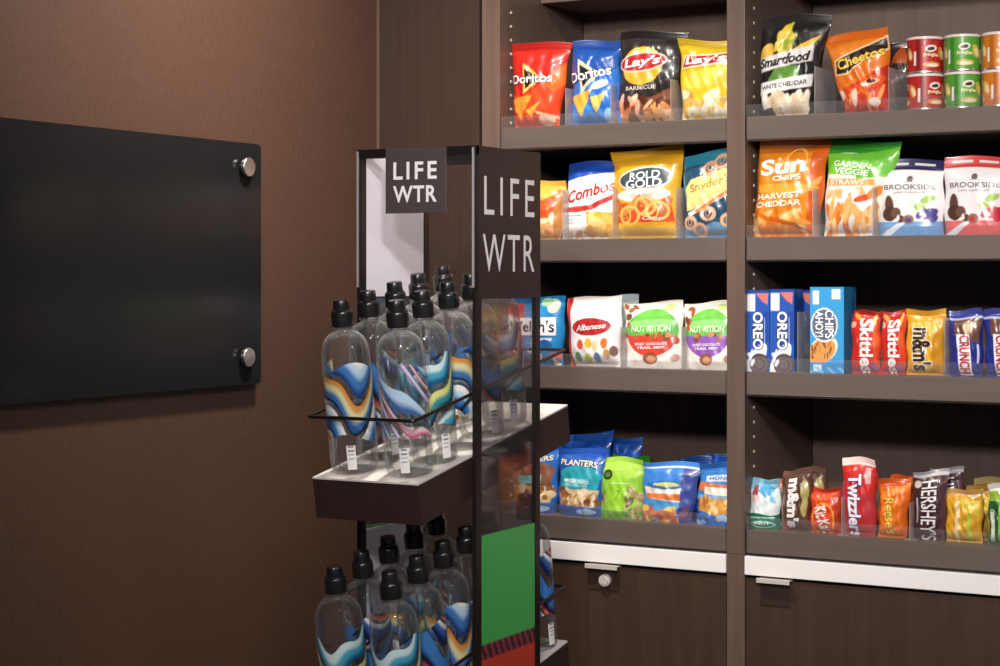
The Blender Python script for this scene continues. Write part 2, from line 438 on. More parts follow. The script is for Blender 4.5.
# ================================================================== GLASS BOARD on the left wall
b0 = empty('glass_board', (0.0, -0.95, 1.526), 'black glass board on metal standoffs on the brown left wall', 'board'); lo = b0.location
bm = MB(); t = bmesh.new()
BX = 0.022
yA, yB, rr = -1.62, ax(261, 260, BX).y, 0.012
zA, zB = ax(255.5, 383.8, BX).z, ax(255.5, 144.0, BX).z
prof = []
for (cy, cz, a0) in ((yB - rr, zB - rr, 0), (yA + rr, zB - rr, 90), (yA + rr, zA + rr, 180), (yB - rr, zA + rr, 270)):
    for k in range(7):
        a = R(a0 + 15 * k); prof.append((cy + rr * math.cos(a), cz + rr * math.sin(a)))
f1 = [t.verts.new((BX, y, z)) for y, z in prof]; f0 = [t.verts.new((BX - .006, y, z)) for y, z in prof]
t.faces.new(f1); t.faces.new(f0[::-1])
for i in range(len(f1)): t.faces.new((f0[i], f0[(i + 1) % len(f1)], f1[(i + 1) % len(f1)], f1[i]))
bm._merge(t); bm.build('glass_panel', M['black'], b0, offset=lo)
for q in (ax(249.5, 167, .036), ax(249.5, 357.3, .036)):
    for y in (q.y, -1.58):
        MB().lathe([(0.010, 0.0006), (0.010, 0.027), (0.0195, 0.0275), (0.0205, 0.0285), (0.0205, 0.0355), (0.0190, 0.0370), (0.004, 0.0374)], 36,
                   Matrix.Translation((0, y, q.z)) @ Matrix.Rotation(R(90), 4, 'Y')).build('standoff', M['steel'], b0, True, lo)

# ================================================================== BOTTLE RACK
XR, XL, YF = 0.787, 0.574, -1.095           # right / left side and front of the tilted decks
TILT = R(10.2); LEN = 0.555
DZ = [1.157, 0.704, 0.251]
rack = empty('bottle_rack', ((XR + XL) / 2, -0.82, 0.0), 'tall dark brown bottle rack with sloped white shelves and lettered end panel', 'rack')
RL = rack.location
def rp(name, a, b, m, par=rack, bev=0.0): return box(name, a, b, m, par, bev, RL)
PX0, PX1 = XR + .005, XR + .013             # right end panel (x range)
y0 = ax(472.3, 200, PX0).y; y1 = ax(540.3, 200, PX1).y
zt = ax(473, 144.3, PX1).z; zh = ax(482.5, 299, PX1).z; zg = ax(483, 536, PX1).z
print('rack panel', y0, y1, zt, zh, zg)
QX0, QX1 = XL - .022, XL - .014
for (a, b, side) in ((PX0, PX1, 1), (QX0, QX1, -1)):
    pw = 0.019
    for (ya, yb) in ((y0, y0 + pw), (y1 - pw, y1)):
        rp('post', (a, ya, 0.012), (b, yb, zt), M['darkmetal'], rack, 0.0008)
    # bright edge strip on the front of the front post
    rp('edge_strip', (a + .0005, y0 - .0022, zh + .02), (b - .0035, y0 - .0002, zt - .004), M['alu'])
    o0, o1 = (b - .0055, b + .0008) if side > 0 else (a - .0008, a + .0055)
    hp = rp('header_panel', (o0, y0 + pw * .55, zh), (o1, y1 - .0005, zt - .0008), M['rackbrown'], rack, 0.0005)
    i0, i1 = (a + .001, b - .0057) if side > 0 else (a + .0057, b - .001)
    rp('header_lining', (i0, y0 + pw + .001, zh + .003), (i1, y1 - pw - .001, zt - .012), M['lining'])
    xm = (a + b) / 2
    rp('clear_pane', (xm - .0015, y0 + pw - .003, zg - .002), (xm + .0015, y1 - pw + .003, zh), M['pane'])
    # lower printed graphic
    nu, nv = 60, 220; zb = 0.06
    gy0, gy1 = y0 + pw * .9, y1 - pw * .45
    yy = np.linspace(gy0, gy1, nu); zz = np.linspace(zb, zg, nv); U, V = np.meshgrid(yy, zz)
    zs = ax(483, 645.5, PX1).z; zr = ax(483, 661, PX1).z
    A = Art(U, V, '#4cb25a')
    A.put(V < zs, '#8f3a46'); ph = np.mod((U - gy0) - (V - zs) * -0.55, 0.021); A.put((V < zs) & (ph < .0105), '#3b1c25')
    A.put(V < zr, '#c9402f'); A.put(V < zr - .16, '#e0a13a'); A.put(V < zr - .26, '#2c4a86')
    xg = b - .0015 if side > 0 else a + .0015
    vv = [(xg - RL.x, y - RL.y, z - RL.z) for y, z in zip(U.ravel(), V.ravel())]
    idx = np.arange(nu * nv).reshape(nv, nu)
    fq = np.stack([idx[:-1, :-1], idx[:-1, 1:], idx[1:, 1:], idx[1:, :-1]], -1).reshape(-1, 4)
    if side < 0: fq = fq[:, ::-1]
    me = bpy.data.meshes.new('graphic_panel'); me.from_pydata(vv, [], fq.tolist())
    at = me.color_attributes.new('art', 'FLOAT_COLOR', 'POINT')
    at.data.foreach_set('color', np.concatenate([A.C.reshape(-1, 3), np.ones((nu * nv, 1))], 1).astype(np.float32).ravel())
    g = link('graphic_panel', me, M['graphic'], rack)
    sd = g.modifiers.new('thick', 'SOLIDIFY'); sd.thickness = 0.003; sd.offset = -1
    xl0, xl1 = (a + .002, xg - .0035) if side > 0 else (xg + .0035, b - .002)
    rp('graphic_lining', (xl0, gy0 + .002, zb), (xl1, gy1 - .002, zg - .004), M['lining'])
    if side > 0:
        # raised white lettering on the outer face
        def side_text(s, pxa, pxb, pya, pyb, space, bold):
            v, tri, asp = glyphs(s, bold, 0, space)
            ya = ax(pxa, 200, b).y; yb = ax(pxb, 200, b).y; ztp = ax(pxa, pya, b).z; zbt = ax(pxa, pyb, b).z
            me = bpy.data.meshes.new('lettering')
            me.from_pydata([(b + .0012 - RL.x, ya + p[0] * (yb - ya) - RL.y, zbt + p[1] * (ztp - zbt) - RL.z) for p in v], [], tri.tolist())
            o = link('lettering', me, M['ink'], hp)
        side_text('LIFE', 483.6, 533.8, 175.8, 214.3, 1.32, .0)
        side_text('WTR', 482.2, 533.8, 233.8, 271.8, 1.18, .0)
rp('top_rail', (QX0, y0 - .001, zt - .017), (PX1, y0 + .016, zt - .0005), M['darkmetal'], rack, 0.0008)
rp('top_rail', (QX0, y1 - .017, zt - .017), (PX1, y1 - .001, zt - .0005), M['darkmetal'], rack, 0.0008)
# hanging square sign
sy = y0 - .006
s0 = ay(385.5, 147.3, sy); s1 = ay(445.5, 212.5, sy)
sg = rp('hanging_sign', (s0.x, sy, s1.z), (s1.x, sy + .0045, zt - .002), M['sign'], rack, 0.0006)
for s, a, b_, c, d, sp in (('LIFE', 393.6, 437.0, 162.4, 178.6, 1.3), ('WTR', 393.2, 437.0, 186.2, 201.8, 1.1)):
    v, tri, asp = glyphs(s, .022, 0, sp)
    p = ay(a, c, sy); q = ay(b_, d, sy)
    me = bpy.data.meshes.new('lettering'); me.from_pydata([(p.x + t_[0] * (q.x - p.x) - RL.x, sy - .0008 - RL.y, q.z + t_[1] * (p.z - q.z) - RL.z) for t_ in v], [], tri.tolist())
    link('lettering', me, M['ink'], sg)

def deckpt(x, s, n, z0):                    # point on a tilted deck: s along the slope, n above it
    return Vector((x, YF + s * math.cos(TILT) - n * math.sin(TILT), z0 + s * math.sin(TILT) + n * math.cos(TILT)))
for z0 in DZ:
    mt = Matrix.Translation((0, YF, z0)) @ Matrix.Rotation(TILT, 4, 'X')
    sh = MB().box((XL, 0.0, -.0725), (XR, LEN, -.0035), 0.001, mt).build('sloped_shelf', M['rackbrown'], rack, offset=RL)
    MB().box((XL, -.0004, -.0035), (XR, LEN + .0004, 0.0), 0.0006, mt).build('shelf_top', M['deck'], sh, offset=RL)
    gx0, gx1, gs0, gs1, gn = XL + .001, XR - .001, .006, LEN + .010, .105
    cor = [(gx0, gs0), (gx1, gs0), (gx1, gs1), (gx0, gs1)]; pts = []
    for k in range(4):
        x, s = cor[k]; xp, sp_ = cor[k - 1]; xn, sn = cor[(k + 1) % 4]; rr = .006
        for j in range(5):
            a = j / 4
            p0 = Vector((x + (rr if xp > x else -rr if xp < x else 0), s + (rr if sp_ > s else -rr if sp_ < s else 0)))
            p1 = Vector((x + (rr if xn > x else -rr if xn < x else 0), s + (rr if sn > s else -rr if sn < s else 0)))
            c = Vector((x, s)); pts.append(p0 * (1 - a) ** 2 + c * 2 * a * (1 - a) + p1 * a * a)
    MB().tube([deckpt(p.x, p.y, gn, z0) for p in pts], .0032, 10, True).build('wire_guard', M['gunmetal'], sh, True, RL)
MB().box((XL + .005, YF + .05, 0.0005), (XR - .005, YF + .54, 0.05), 0.003).box((XL + .03, -.76, .05), (XL + .05, -.72, .30)).build('rack_base', M['darkmetal'], rack, offset=RL)

# ------------------------------------------------------------------ bottles
BR_, BH = 0.0415, 0.297
def bottle_proto(kind):
    r = BR_
    body = MB().lathe([(.030, .0005), (.036, .0015), (.0392, .006), (r, .014), (r, .06), (r - .0006, .066), (r, .072), (r, .200), (r - .0008, .211), (r - .0035, .222), (r - .0085, .2315),
                       (r - .0165, .239), (.0175, .2425), (.0152, .2465), (.0152, .2535)], 44).build('bottle_body', M['pet'], None, True)
    cap = MB().lathe([(.0160, .2515), (.0186, .2520), (.0190, .2740), (.0184, .2765), (.0172, .2785), (.0148, .2805), (.0142, .2860), (.0140, .2945), (.0126, BH), (.004, BH + .0005)], 32).build('sport_cap', M['cap'], body, True)
    rg = MB().lathe([(.0160, .2465), (.0185, .2472), (.0185, .2498), (.0160, .2505)], 32).build('neck_ring', M['pet'], body, True)
    # printed sleeve: swirling art with clear gaps, wraps part of the way round
    nu, nv = 150, 120; th = np.linspace(-2.0, 2.0, nu); z = np.linspace(.050, .196, nv); T, Z = np.meshgrid(th, z)
    A = Art(T, Z, '#10131c'); A.K[...] = False
    zz = (Z - .050) / .146
    if kind == 0:      # blue and cream ribbons
        f = zz * 3.0 + .75 * np.sin(1.5 * T + .4) + .30 * np.sin(3.1 * T - zz * 3)
        cyc = [('#1d3f78', .35), ('#3f77b8', .35), ('#b9d8ee', .25), ('#f2f1ea', .2), (None, 0.23), ('#14202f', .2), ('#3a6fb0', .4), ('#dcd9a8', .3), ('#d98f3c', .15), (None, 0.25)]
    elif kind == 1:    # violet line art
        f = zz * 2.6 + .9 * np.sin(1.3 * T - .6) + .35 * np.sin(2.9 * T + zz * 3)
        cyc = [(None, 0.30), ('#6a6fb0', .15), ('#d9cdea', .15), (None, 0.25), ('#c45a7e', .12), ('#f0c9cf', .10), (None, 0.23), ('#3d62a0', .22), ('#b9d4ee', .18), (None, 0.20)]
    elif kind == 2:    # teal and yellow bands
        f = zz * 2.8 + .8 * np.sin(1.4 * T + 2.2) - .25 * np.sin(3.6 * T + zz * 3)
        cyc = [('#155a86', .35), ('#4aa8c8', .25), ('#d7eef2', .22), (None, 0.20), ('#122c46', .3), ('#2f8f98', .3), ('#e0e08a', .2), (None, 0.25)]
    else:              # dark navy with orange and white leaves
        f = zz * 3.0 + .7 * np.sin(1.9 * T) + .4 * np.sin(1.6 * T + zz * 5)
        cyc = [('#141f4e', .4), ('#3a63b4', .3), ('#eef1f3', .16), (None, 0.17), ('#e58a3c', .22), ('#b83f5e', .14), ('#15183a', .3), ('#3f7cc2', .3), (None, 0.17)]
    tot = sum(c[1] for c in cyc); m = np.mod(f, tot); acc = 0
    for i_, (c, w_) in enumerate(cyc):
        k_ = (m >= acc) & (m < acc + w_)
        if c is None: A.K[k_] = False
        else:
            nx = cyc[(i_ + 1) % len(cyc)][0] or c; t_ = np.clip((m - acc) / w_ * 1.6 - .6, 0, 1)[k_][:, None]
            A.C[k_] = np.array(hx(c)) * (1 - t_) + np.array(hx(nx)) * t_; A.K[k_] = True
        acc += w_
    fade = (zz > .90 + .08 * np.sin(2 * T)) | (zz < .08 + .06 * np.sin(2.4 * T + 1)); A.K[fade] = False
    bc = (T > 1.35) & (T < 1.78)
    rad = r + .0006
    V = np.stack([rad * np.sin(T), -rad * np.cos(T), Z], -1).reshape(-1, 3)
    i = np.arange(nu * nv).reshape(nv, nu)
    fq = np.stack([i[:-1, :-1], i[:-1, 1:], i[1:, 1:], i[1:, :-1]], -1).reshape(-1, 4)
    fq = fq[A.K[:-1, :-1].ravel()]
    # barcode patch low on the bottle
    nb = 30; tb = np.linspace(.25, .62, 10); zb = np.linspace(.010, .052, nb); TB, ZB = np.meshgrid(tb, zb)
    AB = Art((TB - .25) / .37, (ZB - .010) / .042, '#f4f3f2'); k = (AB.V * 29).astype(int); AB.put((k % 5 == 2) & (AB.U > .2) & (AB.U < .8) & (AB.V > .15), '#77757a')
    V2 = np.stack([(rad + .0004) * np.sin(TB), -(rad + .0004) * np.cos(TB), ZB], -1).reshape(-1, 3)
    j = np.arange(nb * 10).reshape(nb, 10) + nu * nv
    f2 = np.stack([j[:-1, :-1], j[:-1, 1:], j[1:, 1:], j[1:, :-1]], -1).reshape(-1, 4)
    me = bpy.data.meshes.new('label_sleeve'); me.from_pydata(np.concatenate([V, V2]).tolist(), [], fq.tolist() + f2.tolist())
    cc = np.concatenate([A.C.reshape(-1, 3), AB.C.reshape(-1, 3)])
    at = me.color_attributes.new('art', 'FLOAT_COLOR', 'POINT'); at.data.foreach_set('color', np.concatenate([cc, np.ones((len(cc), 1))], 1).astype(np.float32).ravel())
    me.polygons.foreach_set('use_smooth', np.ones(len(me.polygons), bool))
    link('label_sleeve', me, M['label'], body)
    body.name = 'water_bottle'
    return body

protos = [bottle_proto(k) for k in range(4)]; used = [False] * 4
ORD = ['frontmost', 'second from the front', 'third from the front', 'fourth from the front', 'fifth from the front', 'rearmost']
rb = random.Random(7)
def put_bottle(k, loc, rz, label, grp):
    p = protos[k]
    if not used[k]: o = p; used[k] = True
    else:
        o = p.copy(); COL.objects.link(o)
        for ch in p.children:
            c = ch.copy(); COL.objects.link(c); c.parent = o
    o.matrix_world = Matrix.Translation(loc) @ Matrix.Rotation(R(8.6), 4, 'X') @ Matrix.Rotation(rz, 4, 'Z')
    return tag(o, label, 'bottle', grp)

KIND = {(0, 0): [0, 3, 2, 1, 3], (0, 1): [1, 2, 0, 3, 2], (1, 0): [2, 3, 0, 2, 1], (1, 1): [2, 3, 0, 1, 0, 3]}
ROT = {(0, 0): [-.45, .3, .8, 0, .5], (0, 1): [-.55, .15, .6, .2, 0], (1, 0): [.5, -.3, .4, .1, .7], (1, 1): [.2, .5, -.3, .6, 0, .4]}
for lev in (0, 1):
    for c, x in ((0, XL + .0545), (1, XR - .0475)):
        n = 5 if (lev, c) != (1, 1) else 6
        for i in range(n):
            s = .053 + .0848 * i - (.006 if lev else 0) + (.040 if i == 5 else 0)
            nm = ORD[i]
            if (lev, c, i) == (1, 1, 5): nm = 'rearmost'
            lb = f"black-capped clear water bottle, {nm} in {'left' if c == 0 else 'right'} row, {'upper' if lev == 0 else 'lower'} rack shelf"
            put_bottle(KIND[(lev, c)][i], deckpt(x - (.009 if lev and i < 5 else 0) + rb.uniform(-.002, .002), s, .0012, DZ[lev]), R(29) + ROT[(lev, c)][i], lb,
                       ('bottles on the upper rack shelf', 'bottles on the lower rack shelf')[lev])


# ================================================================== PRODUCTS ON THE SHELVES
G1, G2, G3, G4, G5, G6, G7, G8 = ('bags on the top left shelf', 'bags on the top right shelf', 'bags on the second left shelf', 'bags on the second right shelf',
    'pouches on the third left shelf', 'packs on the third right shelf', 'bags on the bottom left shelf', 'bars on the bottom right shelf')
DK = '#1a1210'
Z1, Z2, Z3, Z4 = DECK

# ---- top left
def a_red(U, V):
    A = Art(U, V, '#c3271d'); A.above(.90, 0, 0, 1, '#a51f18')
    A.poly([(1.02, .80), (.55, .46), (.28, .36), (.0, .38), (0, 0), (1.02, 0)], '#de4520'); A.poly([(1.02, .78), (.70, .52), (.86, .40), (1.02, .52)], '#ec6a28')
    A.poly([(.26, .76), (.66, .575), (.30, .395)], '#e7bd62'); A.poly([(.30, .70), (.585, .575), (.325, .45)], '#25100d')
    A.poly([(.04, .34), (.50, .385), (.22, .10)], '#ee9230'); A.poly([(.36, .20), (.66, .31), (.48, .12)], '#f4a43c')
    A.blobs(['#d9761e', '#f7b75a'], .1, .42, .2, .36, 12, .02, .012, 3)
    A.ell(.78, .09, .16, .07, '#f3c3a8'); A.poly([(.55, .20), (1, .13), (1, .10), (.6, .16)], '#f2b496')
    return A
pack('chip_bag', 'red corn chip bag with orange triangle chips, leftmost on the top left shelf', 'chip bag', [(513, 43), (571, 43), (559, 128), (515, 128)], .055, Z1, .06, a_red,
     [('Doritos', .43, .575, .80, .105, 2, '#f7f4f2', {'edge': '#1d0f0d', 'bold': .02, 'ew': .05})], group=G1, seed=2, side='#c3271d', wr=.0022)
def a_blue(U, V):
    A = Art(U, V, '#1b4d9b'); A.above(.88, 0, .01, 1, '#173f86'); A.below(.55, .25, .03, 1, '#2a6cc0'); A.below(.22, -.1, .02, 1, '#3d86d6')
    A.poly([(.18, .78), (.66, .60), (.28, .37)], '#d9cba2'); A.poly([(.23, .715), (.57, .595), (.30, .445)], '#15192c')
    A.poly([(.04, .34), (.52, .42), (.26, .10)], '#eeb044'); A.poly([(.48, .32), (.80, .38), (.58, .13)], '#f0b64c')
    A.ell(.66, .47, .16, .045, '#dfe7f2', 10); A.ell(.80, .10, .10, .08, '#8fc0ec', 60)
    return A
pack('chip_bag', 'bright blue corn chip bag with orange triangle chips, beside the red one', 'chip bag', [(573, 42), (620, 39), (622, 124), (573, 126)], .055, Z1, .06, a_blue,
     [('Doritos', .45, .60, .88, .115, 9, '#f7f4f2', {'edge': '#101a33', 'bold': .02, 'ew': .05})], group=G1, seed=5, side='#1b4d9b', wr=.0025)
def a_bbq(U, V):
    A = Art(U, V, '#2b2523'); A.above(.92, 0, 0, 1, '#1e1a19'); A.poly([(.70, 1), (1, 1), (1, .2), (.80, .3)], '#221d1b')
    A.ell(.42, .62, .325, .205, '#dcae3c'); A.ell(.44, .70, .24, .10, '#f0cb62'); A.ell(.42, .66, .39, .105, '#e8d9cf', 4); A.ell(.42, .66, .37, .092, '#ae2527', 4)
    A.below(.27, .25, .02, 1.2, '#7a4a34'); A.blobs(['#e2a38e', '#d98a4e', '#c46a3c', '#eec0a4', '#5c2c1e'], .04, .9, .03, .26, 26, .09, .04, 4)
    A.blobs(['#e8a350', '#e0b07e'], .45, .95, .02, .2, 8, .12, .03, 8)
    return A
pack('chip_bag', 'tall black potato chip bag with a yellow disc, on the top left shelf', 'chip bag', [(622, 33), (687, 31), (677, 122), (618, 124)], .06, Z1, .065, a_bbq,
     [("Lay's", .42, .655, .60, .125, 6, '#f6efe9', {'shear': .15, 'bold': .03}), ('BARBECUE', .44, .385, .50, .045, 2, '#c9c2bd', {'bold': .01})], group=G1, seed=8, side='#2b2523', wr=.0028)
def a_yel(U, V):
    A = Art(U, V, '#d8b01f'); A.above(.90, 0, 0, 1, '#b89a1e'); A.below(.62, .1, .02, 1, '#e3be2a'); A.ell(.55, .52, .5, .12, '#e9cd4a', 8)
    A.poly([(.05, .63), (.98, .72), (1, .85), (.12, .80)], '#ece0d4'); A.poly([(.07, .645), (.97, .735), (.985, .835), (.14, .785)], '#a82023')
    A.blobs(['#e8d79a', '#d8ac62', '#efe3b8', '#c99a4a'], .03, .97, .02, .33, 22, .14, .05, 5); A.blobs(['#f3ead0'], .2, 1, .03, .22, 6, .16, .04, 9)
    return A
pack('chip_bag', 'yellow potato chip bag with a red banner, rightmost on the top left shelf', 'chip bag', [(680, 40), (734, 40), (733, 120), (683, 121)], .05, Z1, .055, a_yel,
     [("Lay's", .52, .745, .78, .13, 6, '#f6efe9', {'shear': .15, 'bold': .03})], group=G1, seed=12, side='#d8b01f', wr=.0022)

# ---- top right
def a_pop(U, V):
    A = Art(U, V, '#1d1a1a'); A.above(.88, .1, .02, 1, '#262322')
    A.poly([(.40, .90), (.50, .93), (.48, .62), (.34, .62)], '#b9c23a'); A.ell(.42, .74, .10, .17, '#dcc23a'); A.ell(.15, .63, .13, .09, '#e0b449', 30); A.poly([(.58, .66), (.94, .80), (.78, .58)], '#e8b53c')
    A.blobs(['#93a83a', '#d9bb3e'], .3, .56, .58, .86, 14, .05, .035, 2); A.poly([(.18, .36), (.34, .50), (.70, .50), (.72, .38)], '#5e8f38')
    A.poly([(0, .44), (0, .58), (.88, .69), (.88, .54)], '#d9d6d3'); A.poly([(.03, .22), (.02, .34), (.92, .41), (.93, .29)], '#eeebe8')
    A.poly([(.04, .30), (.16, .30), (.26, .10), (.12, .08)], '#e7e2dc'); A.blobs(['#efdfc4', '#f3e6d0', '#e2c9a6', '#ecd3b0'], .28, .94, .03, .20, 30, .09, .05, 6)
    return A
pack('popcorn_bag', 'black popcorn bag with corn cobs and white banners, top right shelf', 'popcorn bag', [(762, 18), (832, 14), (812, 114), (760, 115)], .058, Z1, .065, a_pop,
     [('Smartfood', .44, .562, .84, .095, 7, '#262120', {'shear': .25, 'bold': .03}), ('WHITE CHEDDAR', .47, .315, .80, .045, 5, '#4a4644', {})], group=G2, seed=21, side='#1d1a1a', wr=.003)
def a_che(U, V):
    A = Art(U, V, '#e2761f'); A.above(.90, 0, 0, 1, '#d3661a'); A.ell(.4, .75, .6, .12, '#ee8a2e', 8)
    A.poly([(0.02, .28), (.55, .40), (1, .56), (1, 0), (0, 0)], '#c8321f'); A.poly([(.02, .30), (.9, .40), (.85, .30), (.1, .2)], '#d8471f')
    A.ell(.72, .37, .26, .07, '#e45a22', 8); A.ell(.70, .36, .17, .035, '#f3c7a8', 8); A.ell(.72, .375, .09, .025, '#5a2a1c')
    A.blobs(['#e86e28', '#d94a22', '#f0a060'], .1, .95, .04, .28, 18, .16, .028, 4); A.ell(.36, .20, .12, .05, '#f4d6c4', 60); A.ell(.75, .13, .11, .05, '#f6e2d6'); A.ell(.06, .24, .09, .06, '#f1cdb8')
    A.poly([(.05, .49), (.09, .67), (.5, .77), (1, .91), (1, .735), (.6, .61), (.3, .48)], '#f3cf9c'); A.poly([(.08, .505), (.12, .655), (.5, .75), (.98, .885), (.98, .755), (.6, .63), (.3, .50)], '#2a1610')
    return A
pack('cheese_puff_bag', 'orange cheese puff bag leaning on the top right shelf, left of the red cans', 'snack bag', [(824, 38), (890, 26), (889, 111), (846, 113)], .058, Z1, .06, a_che,
     [('Cheetos', .54, .665, .82, .12, 14, '#f2c64a', {'edge': '#2a1610', 'bold': .03, 'ew': .03, 'shear': .1})], group=G2, seed=25, side='#e2761f', wr=.0022)
def a_dkb(U, V):
    A = Art(U, V, '#3a2a25'); A.poly([(.3, .72), (.62, .97), (.95, .70)], '#b3531f'); A.poly([(0, .62), (.4, .50), (1, .6), (1, .56), (.4, .45), (0, .57)], '#b9aca4'); A.poly([(.1, .7), (.5, .6), (.9, .66), (.6, .54), (.2, .56)], '#6d5138')
    return A
pack('chip_bag', 'dark brown chip bag peeking out between the orange bag and the red cans', 'chip bag', [(882, 45), (916, 42), (914, 108), (884, 110)], .17, Z1, .05, a_dkb, group=G2, seed=26, side='#3a2a25')

def can(px0, px1, pyt, pyb, Y, z, col, dark, chip, label, n, rot):
    p0 = ay(px0, pyt, Y); p1 = ay(px1, pyt, Y); r = (p1 - p0).length / 2 * .985 * math.cos(R(8)); h = n
    cx = (p0.x + p1.x) / 2
    o = empty('crisp_can', (cx, Y, z), label, 'can', 'crisp cans on the top right shelf')
    nu, nv = 96, 60; T, Z = np.meshgrid(np.linspace(-math.pi, math.pi, nu), np.linspace(0.004, h - .006, nv))
    A = Art(T / math.pi * 1.6, (Z - .004) / (h - .01), col); A.put(np.abs(np.mod(A.U + .38, 1.06) - .53) > .46, dark)
    for k in (-1.06, 0, 1.06):
        A.ell(k, .70, .17, .11, '#efe3d8', 8); A.ell(k, .69, .12, .055, '#3c2a24', 8)
        A.ell(k + .36, .55, .12, .22, chip, 20); A.ell(k + .40, .52, .07, .15, '#f0d9a0', 20)
        A.ell(k + .02, .20, .26, .09, chip); A.ell(k + .05, .18, .18, .05, '#f3e2c4')
        A.rect(k - .52, k - .43, .18, .62, '#efe6df')
    V = np.stack([r * np.sin(T), -r * np.cos(T), Z], -1).reshape(-1, 3); i = np.arange(nu * nv).reshape(nv, nu)
    fq = np.stack([i[:-1, :-1], i[:-1, 1:], i[1:, 1:], i[1:, :-1]], -1).reshape(-1, 4).tolist()
    cols = A.C.reshape(-1, 3)
    me = bpy.data.meshes.new('can_body')
    # a wordmark printed round the can
    v, tri, asp = glyphs('Pringles', .03, 0, 1.0); a = (v[:, 0] - .5) * .86; zz = .004 + (h - .01) * (.40 + .14 * v[:, 1] + .03 * (1 - (2 * v[:, 0] - 1) ** 2))
    V2 = np.stack([(r + .0006) * np.sin(a), -(r + .0006) * np.cos(a), zz], -1)
    me.from_pydata(np.concatenate([V, V2]).tolist(), [], fq + (tri + len(V)).tolist())
    cols = np.concatenate([cols, np.tile(hx('#f2dfae'), (len(V2), 1))])
    at = me.color_attributes.new('art', 'FLOAT_COLOR', 'POINT'); at.data.foreach_set('color', np.concatenate([cols, np.ones((len(cols), 1))], 1).astype(np.float32).ravel())
    me.polygons.foreach_set('use_smooth', np.ones(len(me.polygons), bool))
    link('can_body', me, M['card'], o)
    MB().lathe([(r * .9, .0004), (r * 1.012, .0004), (r * 1.02, .002), (r * 1.0, .0045)], 48).build('base_rim', M['tin'], o, True)
    MB().lathe([(r * .99, h - .0065), (r * 1.035, h - .006), (r * 1.04, h - .0015), (r * 1.0, h - .0003), (r * .9, h - .0003), (r * .88, h - .002)], 48).build('can_lid', M['lid'], o, True)
    o.rotation_euler = (0, 0, R(26) + rot)
ch = (ay(925, 38, .055).z - Z1) / 2 - .0002
for (a, b, c, d, e, nm, rz) in ((907.5, 943.5, '#b0201f', '#7f1518', '#d98a3c', 'red', .15), (945, 981, '#4f9a32', '#3b7d27', '#c8b84a', 'green', -.1), (982.5, 1018.5, '#d0761f', '#b35f17', '#e9b860', 'orange', .0)):
    for k, lv in enumerate(('bottom', 'top')):
        can(a, b, 38, 105, .055, Z1 + k * (ch + .0003), c, d, e, f'{nm} crisp can, {lv} one of the {nm} pair on the top right shelf', ch, rz + (.25 if k == 0 else 0))

# ---- second left
def a_org(U, V):
    A = Art(U, V, '#e6b04c'); A.above(.90, -.08, .01, 1, '#d9a94a'); A.poly([(0, .62), (0, .88), (.62, .74), (.5, .6)], '#f0e2d8'); A.poly([(.25, .45), (.92, .80), (.90, .40), (.55, .30), (.1, .28)], '#df5a24')
    A.blobs(['#f0a868', '#e8c088', '#f3d9b0', '#e07a3a'], .02, .9, .02, .36, 24, .12, .05, 3); A.poly([(.85, .85), (1, .85), (1, 0), (.88, 0)], '#b8793a')
    A.rect(.1, .2, .70, .78, '#c8483a'); A.rect(.28, .36, .68, .76, '#c8483a'); return A
pack('chip_bag', 'yellow and orange snack bag half hidden behind the lettered rack panel', 'snack bag', [(512, 177), (568, 181), (561, 240), (516, 240)], .055, Z2, .055, a_org, group=G3, seed=31, side='#d99a44', wr=.002)
def a_com(U, V):
    A = Art(U, V, '#f1edec'); A.above(.82, .10, 0, 1, '#2150b4'); A.above(.93, .10, 0, 1, '#1a3f93'); A.poly([(.04, .42), (.55, .44), (1, .60), (1, .53), (.6, .38), (.3, .35), (.06, .36)], '#c23a34')
    A.rect(.10, .42, .305, .315, '#5a74b8'); A.rect(.12, .40, .25, .26, '#5a74b8'); A.rect(.14, .40, .21, .22, '#8c93a8')
    A.poly([(.50, .36), (1, .34), (1, 0), (.55, .06)], '#e3a83c'); A.blobs(['#edbf62', '#d99a34', '#f2cf86'], .55, .98, .04, .32, 16, .09, .05, 2); A.blobs(['#e8c08c', '#d39a5c'], .1, .6, .02, .09, 8, .09, .03, 3)
    return A
pack('pretzel_snack_bag', 'white snack bag with a royal blue top and red script, on the second left shelf', 'snack bag', [(571, 164), (622, 160), (617, 240), (562, 240)], .06, Z2, .06, a_com,
     [('Combos', .52, .62, .88, .15, 13, '#c2312c', {'shear': .3, 'bold': .02})], group=G3, seed=33, side='#e8e4e4', wr=.0018)
def a_rg(U, V):
    A = Art(U, V, '#deA424'.replace('A', 'a')); A.above(.86, 0, .01, 1, '#c9971f'); A.ell(.52, .66, .385, .135, '#dfe4e2'); A.ell(.52, .66, .365, .12, '#39484c')
    A.ell(.5, .485, .40, .075, '#f3d8cf'); A.poly([(.12, .40), (.9, .40), (.95, .18), (.08, .18)], '#cf4a24')
    A.blobs(['#b5602c', '#d98a3a'], .1, .95, .2, .42, 14, .12, .03, 4)
    for c, v in ((.30, .26), (.55, .36), (.72, .30)): A.ring(c, v, .17, .11, .22, '#eab866'); A.ring(c - .06, v, .09, .09, .25, '#eab866')
    A.below(.155, 0, .01, 1, '#ecb73a'); return A
